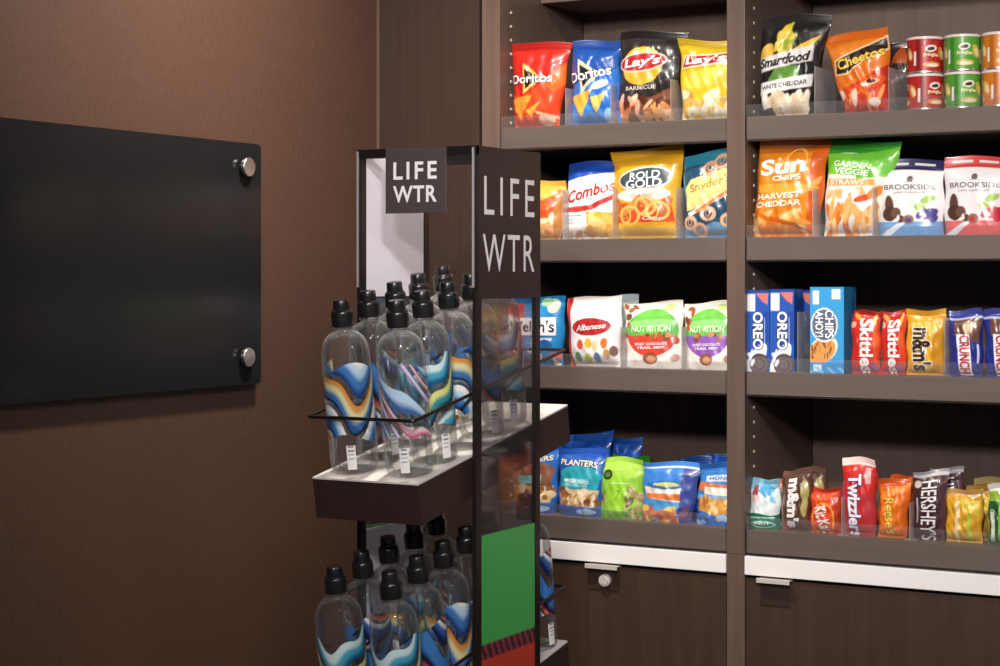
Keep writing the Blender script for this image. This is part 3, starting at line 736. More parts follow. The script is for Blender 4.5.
pack('pretzel_bag', 'yellow pretzel bag with a dark oval badge, tallest on the second left shelf', 'pretzel bag', [(613, 152), (683, 145), (680, 240), (616, 240)], .056, Z2, .065, a_rg,
     [('ROLD', .53, .70, .44, .085, 0, '#e9eeee', {'bold': .02}), ('GOLD', .52, .61, .52, .095, 0, '#e9eeee', {'bold': .02}), ('CLASSIC', .5, .485, .34, .03, 0, '#c09a90', {}), ('Crisp', .66, .22, .30, .05, 0, '#f6e6dc', {'shear': .2})],
     group=G3, seed=35, side='#d29a22', wr=.0016)
def a_sny(U, V):
    A = Art(U, V, '#1e4862'); A.above(.86, .05, .02, 1, '#2a8098'); A.poly([(.0, .35), (.08, .62), (0, .9)], '#3f9fb4'); A.poly([(.06, .58), (.2, .70), (1, .80), (1, .50), (.12, .32)], '#ead78c')
    A.poly([(.14, .30), (.16, .25), (1, .52), (1, .58)], '#f0ddd2'); A.poly([(.30, .33), (.9, .55), (.9, .50), (.32, .29)], '#d8844a')
    A.below(.15, .1, .02, 2, '#5f92b8')
    for c, v in ((.18, .18), (.55, .28), (.92, .20), (.36, .10), (.75, .86), (.98, .83), (.55, .80)): A.ring(c, v, .15, .085, .42, '#e3b08e'); A.ring(c, v + .01, .05, .05, .4, '#cf9a74')
    return A
pack('pretzel_bag', 'dark blue pretzel bag with a cream panel, rightmost on the second left shelf', 'pretzel bag', [(684, 156), (738, 148), (735, 240), (685, 240)], .058, Z2, .055, a_sny,
     [("Snyder's", .56, .62, .78, .12, 10, '#b99a3c', {'shear': .15, 'bold': .01})], group=G3, seed=37, side='#1e4862', wr=.0022)

# ---- second right
def a_sun(U, V):
    A = Art(U, V, '#e3851c'); A.above(.87, 0, .005, 1, '#b0611f'); A.poly([(.80, .9), (1, .95), (1, 0), (.86, 0)], '#cf5c1a'); A.ell(.45, .50, .5, .05, '#f0a53c'); A.poly([(.7, .5), (.98, .62), (.95, .54), (.72, .42)], '#f0a050')
    A.ring(.60, .77, .16, .14, .12, '#f3b65a'); A.blobs(['#f0a24a', '#d9741e', '#f3bd78'], .02, .8, .02, .22, 14, .2, .035, 5); A.poly([(.25, .19), (.7, .10), (.9, .05), (.7, .13)], '#5e2c12'); A.poly([(.3, .22), (.72, .14), (.68, .10), (.3, .17)], '#c05a1c')
    return A
pack('chip_bag', 'orange wholegrain chip bag with white lettering, leftmost on the second right shelf', 'chip bag', [(761, 141), (830, 139), (818, 237), (753, 237)], .056, Z2, .065, a_sun,
     [('Sun', .42, .735, .66, .17, 4, '#f8f1ea', {'bold': .03}), ('CHIPS', .50, .61, .42, .055, 3, '#f8ece0', {'bold': .03}), ('HARVEST', .40, .425, .68, .06, 3, '#f8e8d8', {'bold': .03}), ('CHEDDAR', .40, .345, .70, .06, 3, '#f8e8d8', {'bold': .03})],
     group=G4, seed=41, side='#d97318', wr=.0024)
def a_gar(U, V):
    A = Art(U, V, '#efe6dc'); A.above(.86, .06, .02, 1, '#2f8a29'); A.put((V > .62 + .03 * (1 - U)) & (V <= .86), '#74c038'); A.poly([(.35, .85), (1, .95), (1, .70), (.8, .62), (.5, .60)], '#6ab938')
    A.rect(.06, .80, .53, .60, '#eda35c'); A.poly([(.10, .48), (.62, .52), (.7, .40), (.05, .40)], '#f0b67c')
    A.ell(.45, .42, .13, .09, '#f7f3f0'); A.ell(.18, .30, .16, .11, '#f5f0ec')
    A.blobs(['#e88f3c', '#efae68', '#d9742a', '#f3c792'], .08, .92, .03, .30, 32, .15, .045, 4); A.ell(.66, .40, .15, .035, '#d9552a', 10); A.ell(.82, .46, .12, .06, '#e58a40', 20)
    return A
pack('chip_bag', 'green topped veggie chip bag with a flared corner, on the second right shelf', 'chip bag', [(829, 141), (904, 141), (880, 237), (824, 237)], .06, Z2, .06, a_gar,
     [('GARDEN', .40, .745, .55, .06, -4, '#eef4e2', {'bold': .02}), ('VEGGIE', .40, .675, .52, .06, -4, '#f4f8ee', {'bold': .02}), ('STRAWS', .36, .565, .52, .05, 0, '#fdf6ee', {'bold': .02})], group=G4, seed=44, side='#e6dccf', wr=.0022)
def bside(top, bot, berry, leaf):
    def f(U, V):
        A = Art(U, V, '#e9e4e4'); A.above(.855, 0, 0, 1, top); A.rect(.12, .44, .915, .945, '#dcd6da'); A.rect(.54, .86, .915, .945, '#dcd6da')
        A.ell(.5, .735, .05, .04, '#6a5c58'); A.rect(.42, .58, .695, .703, '#8a7c78')
        A.below(.185, 0, .0, 1, bot); A.poly([(0, 0), (.4, .19), (.5, .19), (.2, 0)], '#dfe6ee')
        A.ell(.18, .40, .075, .13, '#5a3c30', 10); A.ell(.20, .29, .12, .10, '#4a3128'); A.ell(.30, .30, .08, .07, '#6a4a3c'); A.ell(.38, .22, .06, .05, '#5a3a2e'); A.ell(.34, .235, .02, .04, '#f0e8e2'); A.ell(.50, .21, .085, .065, '#8a6650'); A.ell(.50, .205, .045, .035, berry)
        A.ell(.78, .47, .11, .05, leaf, 15); A.ell(.68, .36, .10, .05, leaf, -20)
        A.blobs([berry, '#5a4a90' if berry[1] == '4' else '#d8505c'], .66, .88, .22, .34, 9, .06, .05, 2); A.ell(.74, .26, .03, .025, '#e8e0ee'); return A
    return f
for (x0, x1, yt, art, lb, sd) in ((880, 944, 160, bside('#2b2a55', '#6a9cd0', '#4b3c86', '#9cc24a'), 'white chocolate pouch with a navy top and blueberries, on the second right shelf', 51),
                                  (945, 1008, 157, bside('#c9403c', '#e0615e', '#c8283c', '#a4c04e'), 'white chocolate pouch with a red top and red berries, second right shelf', 52)):
    pack('chocolate_pouch', lb, 'pouch', [(x0, yt), (x1, yt - 1), (x1, 236), (x0, 236)], .052, Z2, .055, art, [('BROOKSIDE', .5, .635, .80, .065, 0, '#5c5250', {'bold': .005}), ('DARK CHOCOLATE', .5, .565, .5, .022, 0, '#9c928e', {})],
         prof='pouch', seal=.11, group=G4, seed=sd, side='#dcd6d6', wr=.0008)

# ---- third left
def a_wel(U, V):
    A = Art(U, V, '#1f86c4'); A.above(.9, 0, 0, 1, '#1a74ae'); A.ell(.84, .86, .10, .10, '#cfe0c8', 40); A.ell(.72, .92, .1, .06, '#9cc6a0'); A.poly([(0, .96), (.34, .90), (.40, .5), (.30, .1), (0, .05)], '#c8564e')
    A.ell(.14, .60, .14, .16, '#ead8cf'); A.ell(.22, .82, .12, .1, '#b8403c'); A.ell(.24, .30, .12, .14, '#efe4dc')
    A.rect(.05, .90, .44, .70, '#f5f3f3'); A.rect(.05, .90, .425, .44, '#2a3f6a'); A.poly([(.5, .40), (.85, .40), (.8, .25), (.5, .2)], '#e9dfe2'); A.ell(.74, .30, .12, .08, '#1e5c9c'); A.blobs(['#d8604c', '#efe2d8', '#3f7ab0'], .4, .95, .02, .2, 12, .12, .05, 5)
    return A
pack('fruit_snack_bag', 'blue fruit snack bag with a white name panel, half behind the bottle rack', 'snack bag', [(507, 297), (566, 297), (563, 369), (509, 369)], .052, Z3, .055, a_wel,
     [("Welch's", .49, .575, .78, .17, 0, '#1c2440', {'bold': .01})], group=G5, seed=61, side='#1a74ae')
def a_alb(U, V):
    A = Art(U, V, '#efeaea'); A.rect(0, .10, 0, 1, '#c43430'); A.above(.90, 0, 0, 1, '#e4dede'); A.rect(0, .10, .9, 1, '#a82624'); A.ell(.50, .57, .36, .125, '#8a1d20'); A.ell(.50, .57, .335, .11, '#b3272a')
    A.rect(.78, .92, .755, .77, '#b8aeae'); A.rect(.78, .9, .725, .735, '#c4baba')
    for c, v, k in ((.30, .32, '#d8604a'), (.46, .34, '#e8b840'), (.76, .33, '#dd7a3c'), (.60, .30, '#ead9a8'), (.24, .14, '#3f8f44'), (.44, .12, '#c4c848'), (.62, .13, '#2f7fae'), (.80, .18, '#c9a06a'), (.92, .22, '#7a5a56')):
        A.ell(c, v, .065, .075, k)
    return A
pack('gummy_bag', 'white gummy candy bag with a red oval, on the third left shelf', 'candy bag', [(567, 299), (623, 294), (620, 370), (571, 370)], .05, Z3, .055, a_alb,
     [('Albanese', .50, .57, .56, .085, 4, '#f6ecec', {'shear': .3, 'bold': .02})], group=G5, seed=63, side='#d9d2d2', wr=.0012)
def a_gry(U, V):
    A = Art(U, V, '#c4cbd0'); A.above(.9, 0, 0, 1, '#aeb8be'); A.poly([(0, .3), (1, .5), (1, .2), (0, .1)], '#b8a9a9'); return A
pack('gummy_bag', 'pale grey bag standing behind the white gummy candy bag', 'candy bag', [(592, 299), (638, 294), (638, 366), (590, 366)], .15, Z3, .04, a_gry, group=G5, seed=64, side='#aab2b6')
def nutr(mid, sd):
    def f(U, V):
        A = Art(U, V, '#e6e0d6'); A.above(.91, 0, 0, 1, '#dcd6cc'); A.ell(.78, .90, .10, .05, '#b9cf86')
        A.ell(.5, .56, .46, .33, '#5fae4e'); A.ell(.5, .70, .34, .20, '#6cc04a'); A.ell(.5, .68, .44, .06, '#8fd47c')
        A.put((V < .50) & (((U - .5) / .44) ** 2 + ((V - .52) / .34) ** 2 < 1), mid); A.blobs(['#7d4a30', '#a5663c', '#c98a54'], .22, .8, .44, .53, 9, .05, .03, sd)
        A.ell(.5, .15, .13, .09, '#8a4a2c'); A.ell(.52, .14, .08, .055, '#c88a5c'); A.blobs(['#a8623c', '#7a4026'], .02, .14, .5, .95, 4, .06, .045, sd + 1); A.ell(.92, .42, .05, .06, '#a04c38'); A.ell(.90, .16, .07, .06, '#b88a7a'); A.blobs(['#9c5030'], .1, .35, .86, .95, 2, .07, .04, sd + 2); A.ell(.1, .12, .1, .1, '#f2eee8'); return A
    return f
for (x0, x1, yt, art, lb, sd) in ((625, 683, 303, nutr('#cc4434', 2), 'white nut mix pouch with a green and red round label, on the third left shelf', 66), (684, 735, 303, nutr('#8a58b4', 5), 'white nut mix pouch with a green and purple round label', 67)):
    pack('nut_pouch', lb, 'pouch', [(x0, yt), (x1, yt - 2), (x1, 372), (x0 + 2, 372)], .052, Z3, .055, art, [('NUT·RITION', .5, .60, .68, .095, 0, '#e9f3e2', {'bold': .01}), ('SWEET CHOCOLATE', .5, .37, .56, .04, 2, '#f4e6ea', {'bold': .02}), ('TRAIL MIX', .5, .315, .5, .04, 2, '#f4e6ea', {'bold': .02})],
         prof='pouch', seal=.08, group=G5, seed=sd, side='#d8d0c6', wr=.001)

# ---- third right
def a_oreo(U, V):
    A = Art(U, V, '#2454ae'); A.above(.97, 0, 0, 1, '#1b3f8a'); A.rect(.04, .40, .74, .95, '#e9eaf2'); A.poly([(.42, .96), (.95, .96), (.92, .82), (.7, .86)], '#d9776c'); A.poly([(.4, .25), (1, .38), (1, .75), (.6, .7), (.2, .5)], '#1d47a0')
    A.ell(.42, .13, .50, .15, '#eef0f6', 20); A.ell(.58, .09, .42, .135, '#4f4243'); A.ell(.58, .09, .34, .10, '#6b5c5a'); A.ring(.58, .09, .26, .08, .3, '#4f4243'); A.blobs(['#e9ecf4'], .05, .3, .1, .25, 4, .08, .03, 2); A.rect(.78, .80, .34, .66, '#cfd8ea'); return A
for (x0, x1, lb, Y, yt) in ((750.5, 774, 'blue cookie carton, leftmost front one on the third right shelf', .042, 290), (774.5, 798.5, 'blue cookie carton, second from the left on the third right shelf', .042, 289), (800, 818, 'dark blue cookie carton set back behind the two front cookie cartons', .16, 290)):
    pack('cookie_carton', lb, 'carton', [(x0, yt), (x1, yt), (x1, 372), (x0, 372)], Y, Z3, .055 if Y < .1 else .09, a_oreo, [('OREO', .52, .50, .46, .42, -90, '#f3f5fa', {'bold': .035, 'edge': '#17336f', 'ew': .06})], prof='box', group=G6, side='#1d4796', seed=70, nu=40, nv=100)
def a_ca(U, V):
    A = Art(U, V, '#3a9bd4'); A.rect(.08, .26, .80, .96, '#eef3f6'); A.rect(.64, .90, .86, .975, '#e3eff6'); A.ell(.38, .27, .44, .155, '#f1ead8', 8); A.ell(.34, .25, .42, .145, '#dd9a52', 8); A.blobs(['#7a4526', '#c4803c', '#8f5530'], .0, .7, .13, .38, 16, .05, .022, 4)
    A.below(.125, 0, 0, 1, '#2f8cc8'); A.rect(.1, .34, .02, .10, '#cfe4f2'); A.put((np.mod(U * 3 + V * 9, 1) < .3) & (V < .07), '#7abce4')
    A.ell(.42, .56, .40, .20, '#e8eef2', 0); A.ell(.42, .56, .36, .18, '#5f6e86'); return A
CT = [('CHIPS', .58, .57, .33, .26, -90, '#f6f6f6', {'bold': .03, 'edge': '#283044', 'ew': .05}), ('AHOY!', .28, .57, .30, .24, -90, '#f6f6f6', {'bold': .03, 'edge': '#283044', 'ew': .05})]
pack('cookie_carton', 'sky blue cookie carton with a chocolate chip cookie, front one on the third right shelf', 'carton', [(814.5, 287), (848, 287), (848, 374), (814.5, 374)], .045, Z3, .055, a_ca, CT, prof='box', group=G6, side='#2a7cb4', seed=72, nu=50, nv=110)
pack('cookie_carton', 'second sky blue cookie carton, standing behind the front one', 'carton', [(818, 287), (852, 287), (852, 368), (818, 368)], .125, Z3, .055, a_ca, CT, prof='box', group=G6, side='#2a7cb4', seed=73, nu=40, nv=60)
def a_ski(U, V):
    A = Art(U, V, '#c42a22'); A.above(.93, 0, 0, 1, '#a8201c'); A.poly([(.75, .8), (1, .9), (1, .1), (.8, .2)], '#d9482a'); A.ell(.25, .90, .16, .04, '#e89a3c', -20); A.ell(.82, .84, .14, .05, '#e3c24a', 60); A.ell(.1, .78, .12, .05, '#e6a58c'); A.ell(.8, .1, .16, .05, '#8a6a9c'); A.ell(.86, .55, .1, .14, '#e0622c'); A.ell(.22, .06, .14, .04, '#b04a78'); return A
for (x0, x1, lb, sd) in ((852, 881, 'red chewy candy pack, left of the two on the third right shelf', 74), (882, 906, 'red chewy candy pack, right of the two, beside the yellow candy pack', 75)):
    pack('candy_pack', lb, 'candy pack', [(x0, 311), (x1, 311), (x1, 375), (x0, 375)], .040, Z3, .035, a_ski, [('Skittles', .58, .44, .86, .46, -90, '#f4eeec', {'bold': .03})], seal=.07, group=G6, seed=sd, side='#a8201c', wr=.001, nu=40)
def a_mmy(U, V):
    A = Art(U, V, '#dda028'); A.above(.92, 0, 0, 1, '#c98f22'); A.ell(.5, .75, .5, .08, '#e8b848'); A.rect(.82, 1, 0, 1, '#cf9222'); A.ell(.48, .38, .36, .34, '#e9b440'); A.ell(.8, .34, .1, .3, '#c98a20'); return A
pack('candy_pack', 'yellow candy pack with large dark letters, between the red packs and blue bars', 'candy pack', [(907, 310), (947, 309), (944, 377), (907, 377)], .044, Z3, .04, a_mmy,
     [("m&m's", .46, .40, .66, .50, -90, '#3a241c', {'bold': .04, 'edge': '#f0e2c4', 'ew': .05})], seal=.08, group=G6, seed=76, side='#c98f22', wr=.0018)
def a_cru(U, V):
    A = Art(U, V, '#232f86'); A.above(.90, 0, 0, 1, '#39448f'); A.rect(0, 1, .855, .885, '#b9c0dc'); A.poly([(.18, .85), (.98, .85), (.92, .50), (.2, .62)], '#6a4334'); A.ell(.62, .73, .15, .10, '#c09a72'); A.ell(.62, .73, .09, .06, '#e0c8a0')
    A.poly([(.28, .64), (.66, .62), (.72, .02), (.34, .02)], '#f0eef4'); A.rect(.86, .91, .2, .48, '#d8dcf0'); return A
for (x0, x1, lb, sd) in ((948, 983, 'dark blue crisp chocolate bar, left one at the right end of the third right shelf', 77), (984.5, 1019, 'dark blue crisp chocolate bar cut by the right edge of the photo, third right shelf', 78)):
    pack('chocolate_bar', lb, 'chocolate bar', [(x0, 310), (x1, 309), (x1, 379), (x0 + 2, 379)], .042, Z3, .034, a_cru, [('CRUNCH', .51, .33, .58, .30, -90, '#c02a34', {'bold': .03})], seal=.08, group=G6, seed=sd, side='#232f86', wr=.001)

# ---- bottom left
def a_pl(top, mid, nuts, sd, low='#2458a8'):
    def f(U, V):
        A = Art(U, V, top); A.above(.88, .02, .02, 1, '#1d4fb0'); A.ell(.5, .60, .46, .15, mid); A.poly([(.06, .60), (.94, .62), (.9, .38), (.1, .36)], mid); A.rect(.2, .7, .44, .56, '#7fd0d8')
        A.poly([(.06, .40), (.94, .40), (.9, .16), (.12, .14)], nuts[0]); A.blobs(nuts, .1, .9, .17, .38, 30, .08, .05, sd); A.below(.15, 0, .01, 1, low); A.ell(.7, .07, .2, .045, '#a9c6ea'); return A
    return f
NUT = ['#e6c99a', '#c9945c', '#f0dcb8', '#9c6238', '#7a4a2e']
pack('nut_bag', 'blue nut bag partly hidden by the rack, leftmost on the bottom left shelf', 'nut bag', [(512, 447), (560, 444), (557, 519), (514, 519)], .055, Z4, .055, a_pl('#2a6cc0', '#8a5a44', NUT, 3), [('PLANTERS', .5, .80, .8, .07, 0, '#f1e2b0', {'bold': .02})], group=G7, seed=81, side='#1f55a4', wr=.0022, prof='pouch')
pack('nut_bag', 'blue nut bag with a turquoise panel, in front on the bottom left shelf', 'nut bag', [(560, 447), (606, 451), (603, 521), (559, 520)], .05, Z4, .055, a_pl('#1f5cae', '#2fa4b4', NUT, 5),
     [('PLANTERS', .48, .79, .80, .085, -3, '#f3e9c4', {'bold': .02, 'edge': '#123a7a', 'ew': .03}), ('MIXED NUTS', .46, .52, .55, .05, -2, '#f2fafa', {'bold': .02})], group=G7, seed=82, side='#1a4c98', wr=.002, prof='pouch')
def a_pb(U, V):
    A = Art(U, V, '#1d55b4'); A.above(.9, .05, .03, 1, '#164594'); A.ell(.5, .5, .4, .2, '#2f8fb4'); A.blobs(['#2f6fd0', '#17469a'], 0, 1, .5, 1, 8, .2, .05, 3); return A
for (q, Y, lb, sd) in (([(560, 437), (612, 430), (608, 508), (560, 508)], .13, 'plain royal blue bag top showing behind the turquoise panel nut bag', 83), ([(604, 438), (642, 437), (638, 506), (600, 506)], .21, 'blue bag at the back of the bottom left shelf, its corner above the green pouch', 84),
                       ([(676, 459), (712, 456), (710, 512), (676, 512)], .14, 'blue bag lying behind the orange and blue nut bags on the bottom left shelf', 85), ([(708, 453), (748, 452), (748, 512), (708, 512)], .20, 'dark blue bag at the back right corner of the bottom left shelf', 86)):
    pack('nut_bag', lb, 'nut bag', q, Y, Z4, .05, a_pb, group=G7, seed=sd, side='#164594', wr=.003, prof='pouch')
def a_wp(U, V):
    A = Art(U, V, '#8fc63a'); A.above(.88, 0, 0, 1, '#9fd04a'); A.ell(.5, .80, .5, .14, '#a8d655'); A.poly([(.30, .70), (.70, .70), (.60, .3), (.66, 0), (.32, 0), (.36, .3)], '#9ad43c'); A.ell(.20, .72, .12, .085, '#2c3a1c'); A.ell(.2, .72, .07, .045, '#5a7a3a')
    A.blobs(['#c9b98a', '#9c8a5a', '#6d6238', '#b8a070'], .68, .98, .02, .50, 26, .07, .035, 4); A.blobs(['#b8a070', '#7a6a40'], .02, .16, .2, .42, 8, .05, .03, 6); A.below(.14, 0, .01, 1, '#6fb52f'); A.blobs(['#c9b98a', '#8a7a4a'], .72, .98, .02, .16, 8, .07, .03, 8); A.rect(.3, .72, .58, .595, '#dcecc0'); return A
pack('nut_bag', 'lime green pistachio pouch with a small dark disc, on the bottom left shelf', 'nut bag', [(602, 457), (645, 459), (643, 523), (601, 521)], .052, Z4, .055, a_wp, [('7', .48, .40, .10, .16, 0, '#7db52e', {})], group=G7, seed=88, side='#5c9a2c', wr=.0014, prof='pouch')
pack('nut_bag', 'darker green pouch standing behind the lime green pistachio pouch', 'nut bag', [(612, 455), (652, 457), (650, 516), (612, 515)], .12, Z4, .045, lambda U, V: Art(U, V, '#3f9a2c').above(.9, 0, 0, 1, '#2f8424'), group=G7, seed=89, side='#2f8424', prof='pouch')
def a_b1(U, V):
    A = Art(U, V, '#3f82d0'); A.above(.90, 0, 0, 1, '#d7e6f4'); A.above(.93, 0, 0, 1, '#3f82d0'); A.poly([(.06, .58), (.9, .62), (.8, .34), (.1, .40)], '#f0e2d4'); A.poly([(.1, .47), (.78, .49), (.9, .36), (.1, .40)], '#e07a3c'); A.ell(.46, .62, .34, .07, '#2f6fb8'); A.ell(.5, .63, .22, .04, '#c9d07a')
    A.poly([(.1, .38), (.75, .34), (.8, .18), (.1, .2)], '#4f95cc'); A.blobs(['#d9a04a', '#c4703a', '#e8c468', '#b85a34'], .02, .9, .02, .22, 20, .12, .05, 5); A.ell(.48, .12, .24, .08, '#c06a3c'); A.poly([(.72, .9), (1, .9), (1, 0), (.8, 0)], '#3a4a94'); A.blobs(['#7a4a6a', '#4a5aa4', '#2c3a80'], .78, .98, .05, .6, 10, .06, .07, 8); return A
pack('nut_bag', 'bright blue snack bag with an orange band, third bag on the bottom left shelf', 'nut bag', [(644, 461), (701, 464), (692, 525), (643, 524)], .052, Z4, .055, a_b1, [('PLANTERS', .46, .63, .40, .045, 0, '#f3ecb4', {'bold': .02})], group=G7, seed=91, side='#2c3f86', wr=.0024, prof='pouch')
def a_b2(U, V):
    A = Art(U, V, '#3f86d2'); A.above(.88, 0, 0, 1, '#2c66b4'); A.rect(.2, 1, .70, .80, '#cfdcec'); A.poly([(.0, .70), (1, .62), (1, .50), (0, .56)], '#e07a3c'); A.poly([(.2, .62), (1, .58), (1, .46), (.2, .5)], '#f2e4d8'); A.rect(0, 1, .40, .48, '#8cb0d4'); A.poly([(.08, .42), (1, .44), (1, .10), (0, .2)], '#d9a04e')
    A.blobs(['#e8bd70', '#d08f3c', '#f0d098', '#b8702c'], .0, 1, .14, .42, 34, .09, .045, 3); A.below(.16, -.12, .02, 1, '#2b6cc4'); A.blobs(['#9cc4ee', '#1f56ac'], 0, 1, .02, .14, 8, .1, .04, 5); return A
pack('nut_bag', 'blue nut bag full of golden nuts, at the right end of the bottom left shelf', 'nut bag', [(701, 462), (741, 463), (738, 529), (697, 527)], .05, Z4, .05, a_b2, [('HONEY', .6, .755, .6, .05, 0, '#2b5ca8', {'bold': .01})], group=G7, seed=92, side='#2459a8', wr=.0018, prof='pouch')

# ---- bottom right
def a_gum(U, V):
    A = Art(U, V, '#dfe8ea'); A.above(.80, .1, .04, 1, '#8ac4dc'); A.poly([(.5, 1), (.3, .75), (.6, .62), (.9, .8)], '#5fb0d8'); A.ell(.22, .72, .16, .09, '#b05060', 70); A.ell(.22, .60, .14, .08, '#f0c8cc'); A.poly([(.75, .8), (.9, .5), (.7, .55)], '#8fcbe4'); A.below(.30, 0, .02, 1, '#1e6a55'); A.rect(.1, .9, .22, .245, '#a8d2c0'); A.ell(.5, .10, .40, .07, '#9fd4c0'); A.ell(.5, .095, .34, .045, '#2f8068'); return A
pack('gum_pack', 'white and sky blue gum pack with a green foot, leftmost on the bottom right shelf', 'gum pack', [(751, 479), (781, 478), (780, 529), (749, 529)], .040, Z4, .035, a_gum, [('MINT', .5, .12, .5, .05, 0, '#eaf6f0', {'bold': .02})], group=G8, seed=101, side='#b8ccd0', wr=.0012, prof='pouch')
pack('gum_pack', 'pale grey gum pack tucked behind the white and green gum pack', 'gum pack', [(752, 481), (784, 480), (783, 522), (753, 522)], .10, Z4, .035, lambda U, V: Art(U, V, '#a9aeae').above(.85, 0, 0, 1, '#d6c9bd').ell(.9, .9, .15, .1, '#d9866a'), group=G8, seed=102, side='#9aa0a0')
def a_mmb(U, V):
    A = Art(U, V, '#5a3a2e'); A.above(.91, 0, 0, 1, '#77564a'); A.ell(.8, .66, .12, .18, '#a89a5c', 10); A.ell(.82, .40, .10, .16, '#b9aa6a'); A.rect(.02, .1, .02, .6, '#9a7a6a'); A.ell(.18, .08, .14, .06, '#b8505c'); return A
for (q, Y, lb, sd) in (([(783, 470), (814, 469), (810, 532), (782, 531)], .042, 'brown candy pack with big white letters, front one on the bottom right shelf', 103), ([(796, 468), (828, 467), (826, 524), (796, 523)], .10, 'brown candy pack standing behind the front brown candy pack', 104)):
    pack('candy_pack', lb, 'candy pack', q, Y, Z4, .035, a_mmb, [("m&m's", .46, .46, .82, .42, -90, '#f2ecea', {'bold': .05})], group=G8, seed=sd, side='#4a2f26', wr=.0016, seal=.08)
def a_kk(U, V):
    A = Art(U, V, '#d8401e'); A.above(.90, 0, 0, 1, '#b8331a'); A.ell(.5, .80, .5, .06, '#e45a2c', 4); A.ell(.46, .30, .38, .40, '#ee9a3c'); A.ell(.46, .30, .33, .35, '#d8451f'); A.rect(.84, 1, 0, .8, '#b03a1e'); return A
pack('candy_bar', 'red orange wafer bar with an oval badge, left of the tall red licorice pack', 'candy bar', [(811, 488), (842, 487), (841, 535), (811, 534)], .040, Z4, .034, a_kk, [('Kit Kat', .47, .32, .62, .40, -72, '#f2e6dc', {'bold': .03, 'shear': .2})], group=G8, seed=105, side='#a8301a', wr=.0016)
def a_tw(U, V):
    A = Art(U, V, '#cc2a22'); A.above(.905, 0, 0, 1, '#eed2cc'); A.rect(.72, .86, .68, .88, '#d8a8a8'); A.rect(.0, .12, 0, .7, '#b8485c'); A.rect(.70, 1, 0, .55, '#b8343c'); A.rect(.18, .62, .0, .74, '#b8303a'); return A
pack('licorice_pack', 'tall red licorice pack with a pale crimped top, tallest on the bottom right shelf', 'candy pack', [(842, 457), (877, 459), (876, 537), (844, 536)], .044, Z4, .036, a_tw, [('Twizzlers', .42, .38, .82, .40, -90, '#f2f0f8', {'bold': .03, 'edge': '#5a3a78', 'ew': .04})], group=G8, seed=106, side='#a8222a', wr=.0012, seal=.07)
def a_rs(U, V):
    A = Art(U, V, '#e2701c'); A.above(.88, .05, 0, 1, '#c8521c'); A.ell(.5, .78, .5, .06, '#ee8a34', 12); A.rect(.03, .12, .2, .6, '#a84a18'); A.rect(.80, 1, 0, .75, '#d8641a'); A.poly([(.3, .66), (.62, .66), (.62, 0), (.3, 0)], '#dd7c20'); return A
for (q, Y, lb, sd) in (([(880, 480), (912, 477), (906, 538), (878, 537)], .040, 'orange peanut butter cup pack, between the licorice pack and the dark chocolate bar', 107), ([(889, 476), (914, 474), (914, 530), (889, 530)], .095, 'second orange pack behind the front orange peanut butter cup pack', 108)):
    pack('candy_bar', lb, 'candy bar', q, Y, Z4, .032, a_rs, [("Reese's", .45, .38, .64, .36, -82, '#e9d25c', {'bold': .01, 'shear': .2})], group=G8, seed=sd, side='#c05a18', wr=.0018)
def a_hs(U, V):
    A = Art(U, V, '#3e2226'); A.above(.915, 0, 0, 1, '#c9c6c8'); A.above(.96, 0, 0, 1, '#8f8a8e'); A.ell(.15, .82, .12, .055, '#d8c0bc'); A.rect(.14, .19, .25, .62, '#b0a2a6'); A.rect(.86, 1, 0, .88, '#54303a'); return A
for (q, Y, lb, sd) in (([(914, 471), (948, 470), (945, 541), (913, 540)], .042, 'dark maroon chocolate bar with tall silver letters, front one on the bottom right shelf', 109), ([(930, 468), (965, 467), (963, 534), (930, 533)], .105, 'dark chocolate bar with a grey crimp, standing behind the front maroon bar', 110)):
    pack('chocolate_bar', lb, 'chocolate bar', q, Y, Z4, .03, a_hs, [("HERSHEY'S", .52, .43, .86, .48, -90, '#e6e2e4', {'bold': .01})], group=G8, seed=sd, side='#2e181c', wr=.0012, seal=.075)
def a_yb(c1, c2, st):
    def f(U, V):
        A = Art(U, V, c1); A.above(.88, 0, .01, 1, c2); A.rect(.30, .40, 0, .78, '#e8d2a0'); A.rect(.62, .74, 0, .7, st); A.poly([(.4, .86), (.95, .78), (.9, .5), (.5, .6)], '#e6c64a'); return A
    return f
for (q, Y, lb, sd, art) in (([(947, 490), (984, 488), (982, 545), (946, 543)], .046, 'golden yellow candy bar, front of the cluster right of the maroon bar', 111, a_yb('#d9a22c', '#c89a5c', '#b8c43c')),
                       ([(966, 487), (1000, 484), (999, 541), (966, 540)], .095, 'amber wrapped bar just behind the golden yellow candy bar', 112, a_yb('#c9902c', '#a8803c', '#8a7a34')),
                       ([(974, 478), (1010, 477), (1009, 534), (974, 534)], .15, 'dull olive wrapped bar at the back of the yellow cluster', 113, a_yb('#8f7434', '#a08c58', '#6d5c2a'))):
    pack('candy_bar', lb, 'candy bar', q, Y, Z4, .034, art, group=G8, seed=sd, side='#8a6a28', wr=.0022)
def a_gr(U, V):
    A = Art(U, V, '#8fb83c'); A.above(.88, 0, 0, 1, '#e4e2d8'); A.rect(0, .34, 0, .72, '#1f5a34'); A.rect(.10, .22, .05, .55, '#d8e8d0'); A.poly([(.4, .85), (1, .8), (1, .5), (.5, .6)], '#b8cc4c'); return A
pack('granola_bar', 'green granola bar with a pale crimp, rightmost on the bottom right shelf', 'granola bar', [(989, 484), (1022, 484), (1022, 548), (989, 546)], .044, Z4, .034, a_gr, [('CRUNCHY', .16, .34, .5, .14, -90, '#e6f0e0', {})], group=G8, seed=115, side='#5a8030', wr=.0016)

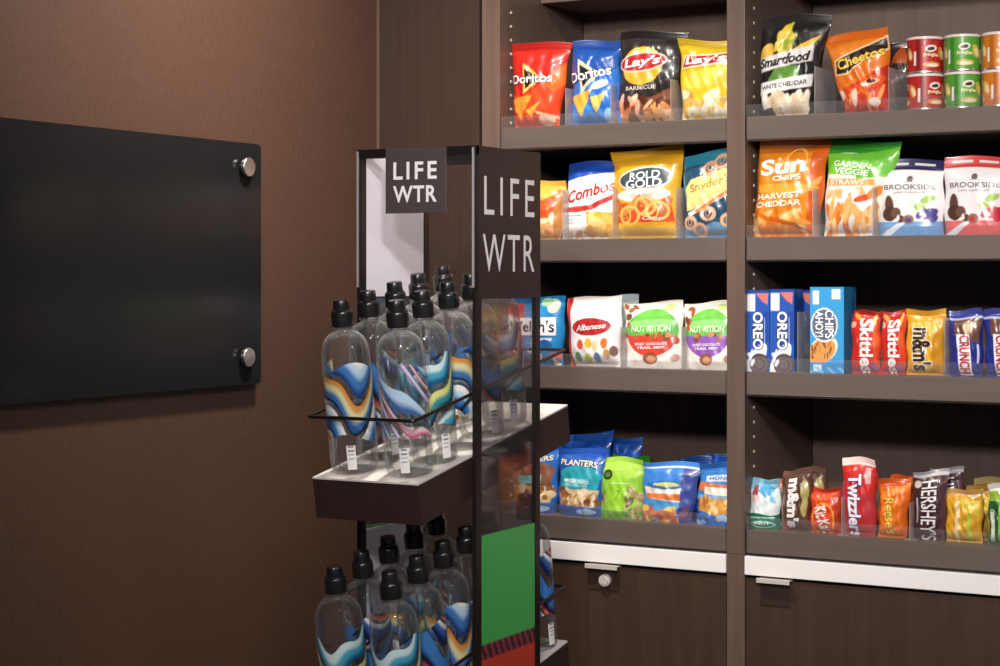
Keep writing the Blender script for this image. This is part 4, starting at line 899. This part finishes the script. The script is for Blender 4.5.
# ---- clear dividers
DIV = [(566, 88, Z1, 'between the red and the bright blue chip bags, top left shelf'), (611, 84, Z1, 'between the bright blue and the black chip bags, top left shelf'), (671, 79, Z1, 'between the black and the yellow chip bags, top left shelf'),
       (815, 66, Z1, 'between the popcorn bag and the orange bag, top right shelf'), (889, 67, Z1, 'left of the red cans, top right shelf'),
       (563, 190, Z2, 'left of the blue topped white snack bag, second left shelf'), (613, 188, Z2, 'left of the yellow pretzel bag, second left shelf'), (676, 187, Z2, 'right of the yellow pretzel bag, second left shelf'),
       (813, 188, Z2, 'between the orange and the green topped chip bags, second right shelf'), (873, 187, Z2, 'left of the navy topped pouch, second right shelf'),
       (621, 327, Z3, 'right of the white gummy candy bag, third left shelf'), (682, 327, Z3, 'between the two nut mix pouches, third left shelf'),
       (798, 312, Z3, 'right of the blue cookie cartons, third right shelf'), (945, 318, Z3, 'left of the blue chocolate bars, third right shelf'),
       (842, 497, Z4, 'left of the tall red licorice pack, bottom right shelf'), (910, 503, Z4, 'left of the maroon chocolate bar, bottom right shelf')]
for px, pyt, z, lb in DIV:
    p = ay(px, pyt, .012); h = p.z - z
    o = MB().box((-.001, 0, .0005), (.001, .135, h), .0006).box((-.012, .004, .0003), (.012, .135, .0018), .0004).build('shelf_divider', M['divider'])
    o.location = (p.x, .010, z)
    tag(o, 'upright clear acrylic divider ' + lb, 'divider', 'clear dividers on the shelves')

# ================================================================== LIGHT
def lamp(name, loc, size, power, col, rot=(0, 0, 0), spread=180):
    l = bpy.data.lights.new(name, 'AREA'); l.shape = 'DISK'; l.size = size; l.energy = power; l.color = col; l.spread = R(spread)
    o = bpy.data.objects.new(name, l); COL.objects.link(o); o.location = loc; o.rotation_euler = rot
def aim(p, q): return tuple((Vector(q) - Vector(p)).to_track_quat('-Z', 'Y').to_euler())
for p, q, size, power, spread in (((0.62, -0.78, CEIL - .04), (0.30, -0.66, 1.6), .16, 22, 120), ((1.9, -2.6, CEIL - .05), (1.15, 0, 1.58), .30, 13.5, 75),
                                  ((2.2, -4.3, CEIL - .05), (1.1, 0, 1.6), .40, 12, 60), ((3.4, -2.2, CEIL - .03), (3.0, -1.9, 0), .5, 17, 180)):
    lamp('ceiling_lamp', p, size, power, (1, .91, .82) if p[0] < 1 else (1, .95, .91), aim(p, q), spread)
wd = bpy.data.worlds.new('world'); SC.world = wd; wd.use_nodes = True
wd.node_tree.nodes['Background'].inputs[0].default_value = (.80, .84, .95, 1); wd.node_tree.nodes['Background'].inputs[1].default_value = .16

SC.view_settings.view_transform = 'Standard'; SC.view_settings.look = 'None'; SC.view_settings.gamma = 1; SC.view_settings.use_curve_mapping = False
SC.view_settings.exposure = 0.0
SC.cycles.max_bounces = 24; SC.cycles.transmission_bounces = 20; SC.cycles.transparent_max_bounces = 24; SC.cycles.glossy_bounces = 6; SC.cycles.diffuse_bounces = 4
SC.cycles.caustics_reflective = False; SC.cycles.caustics_refractive = False
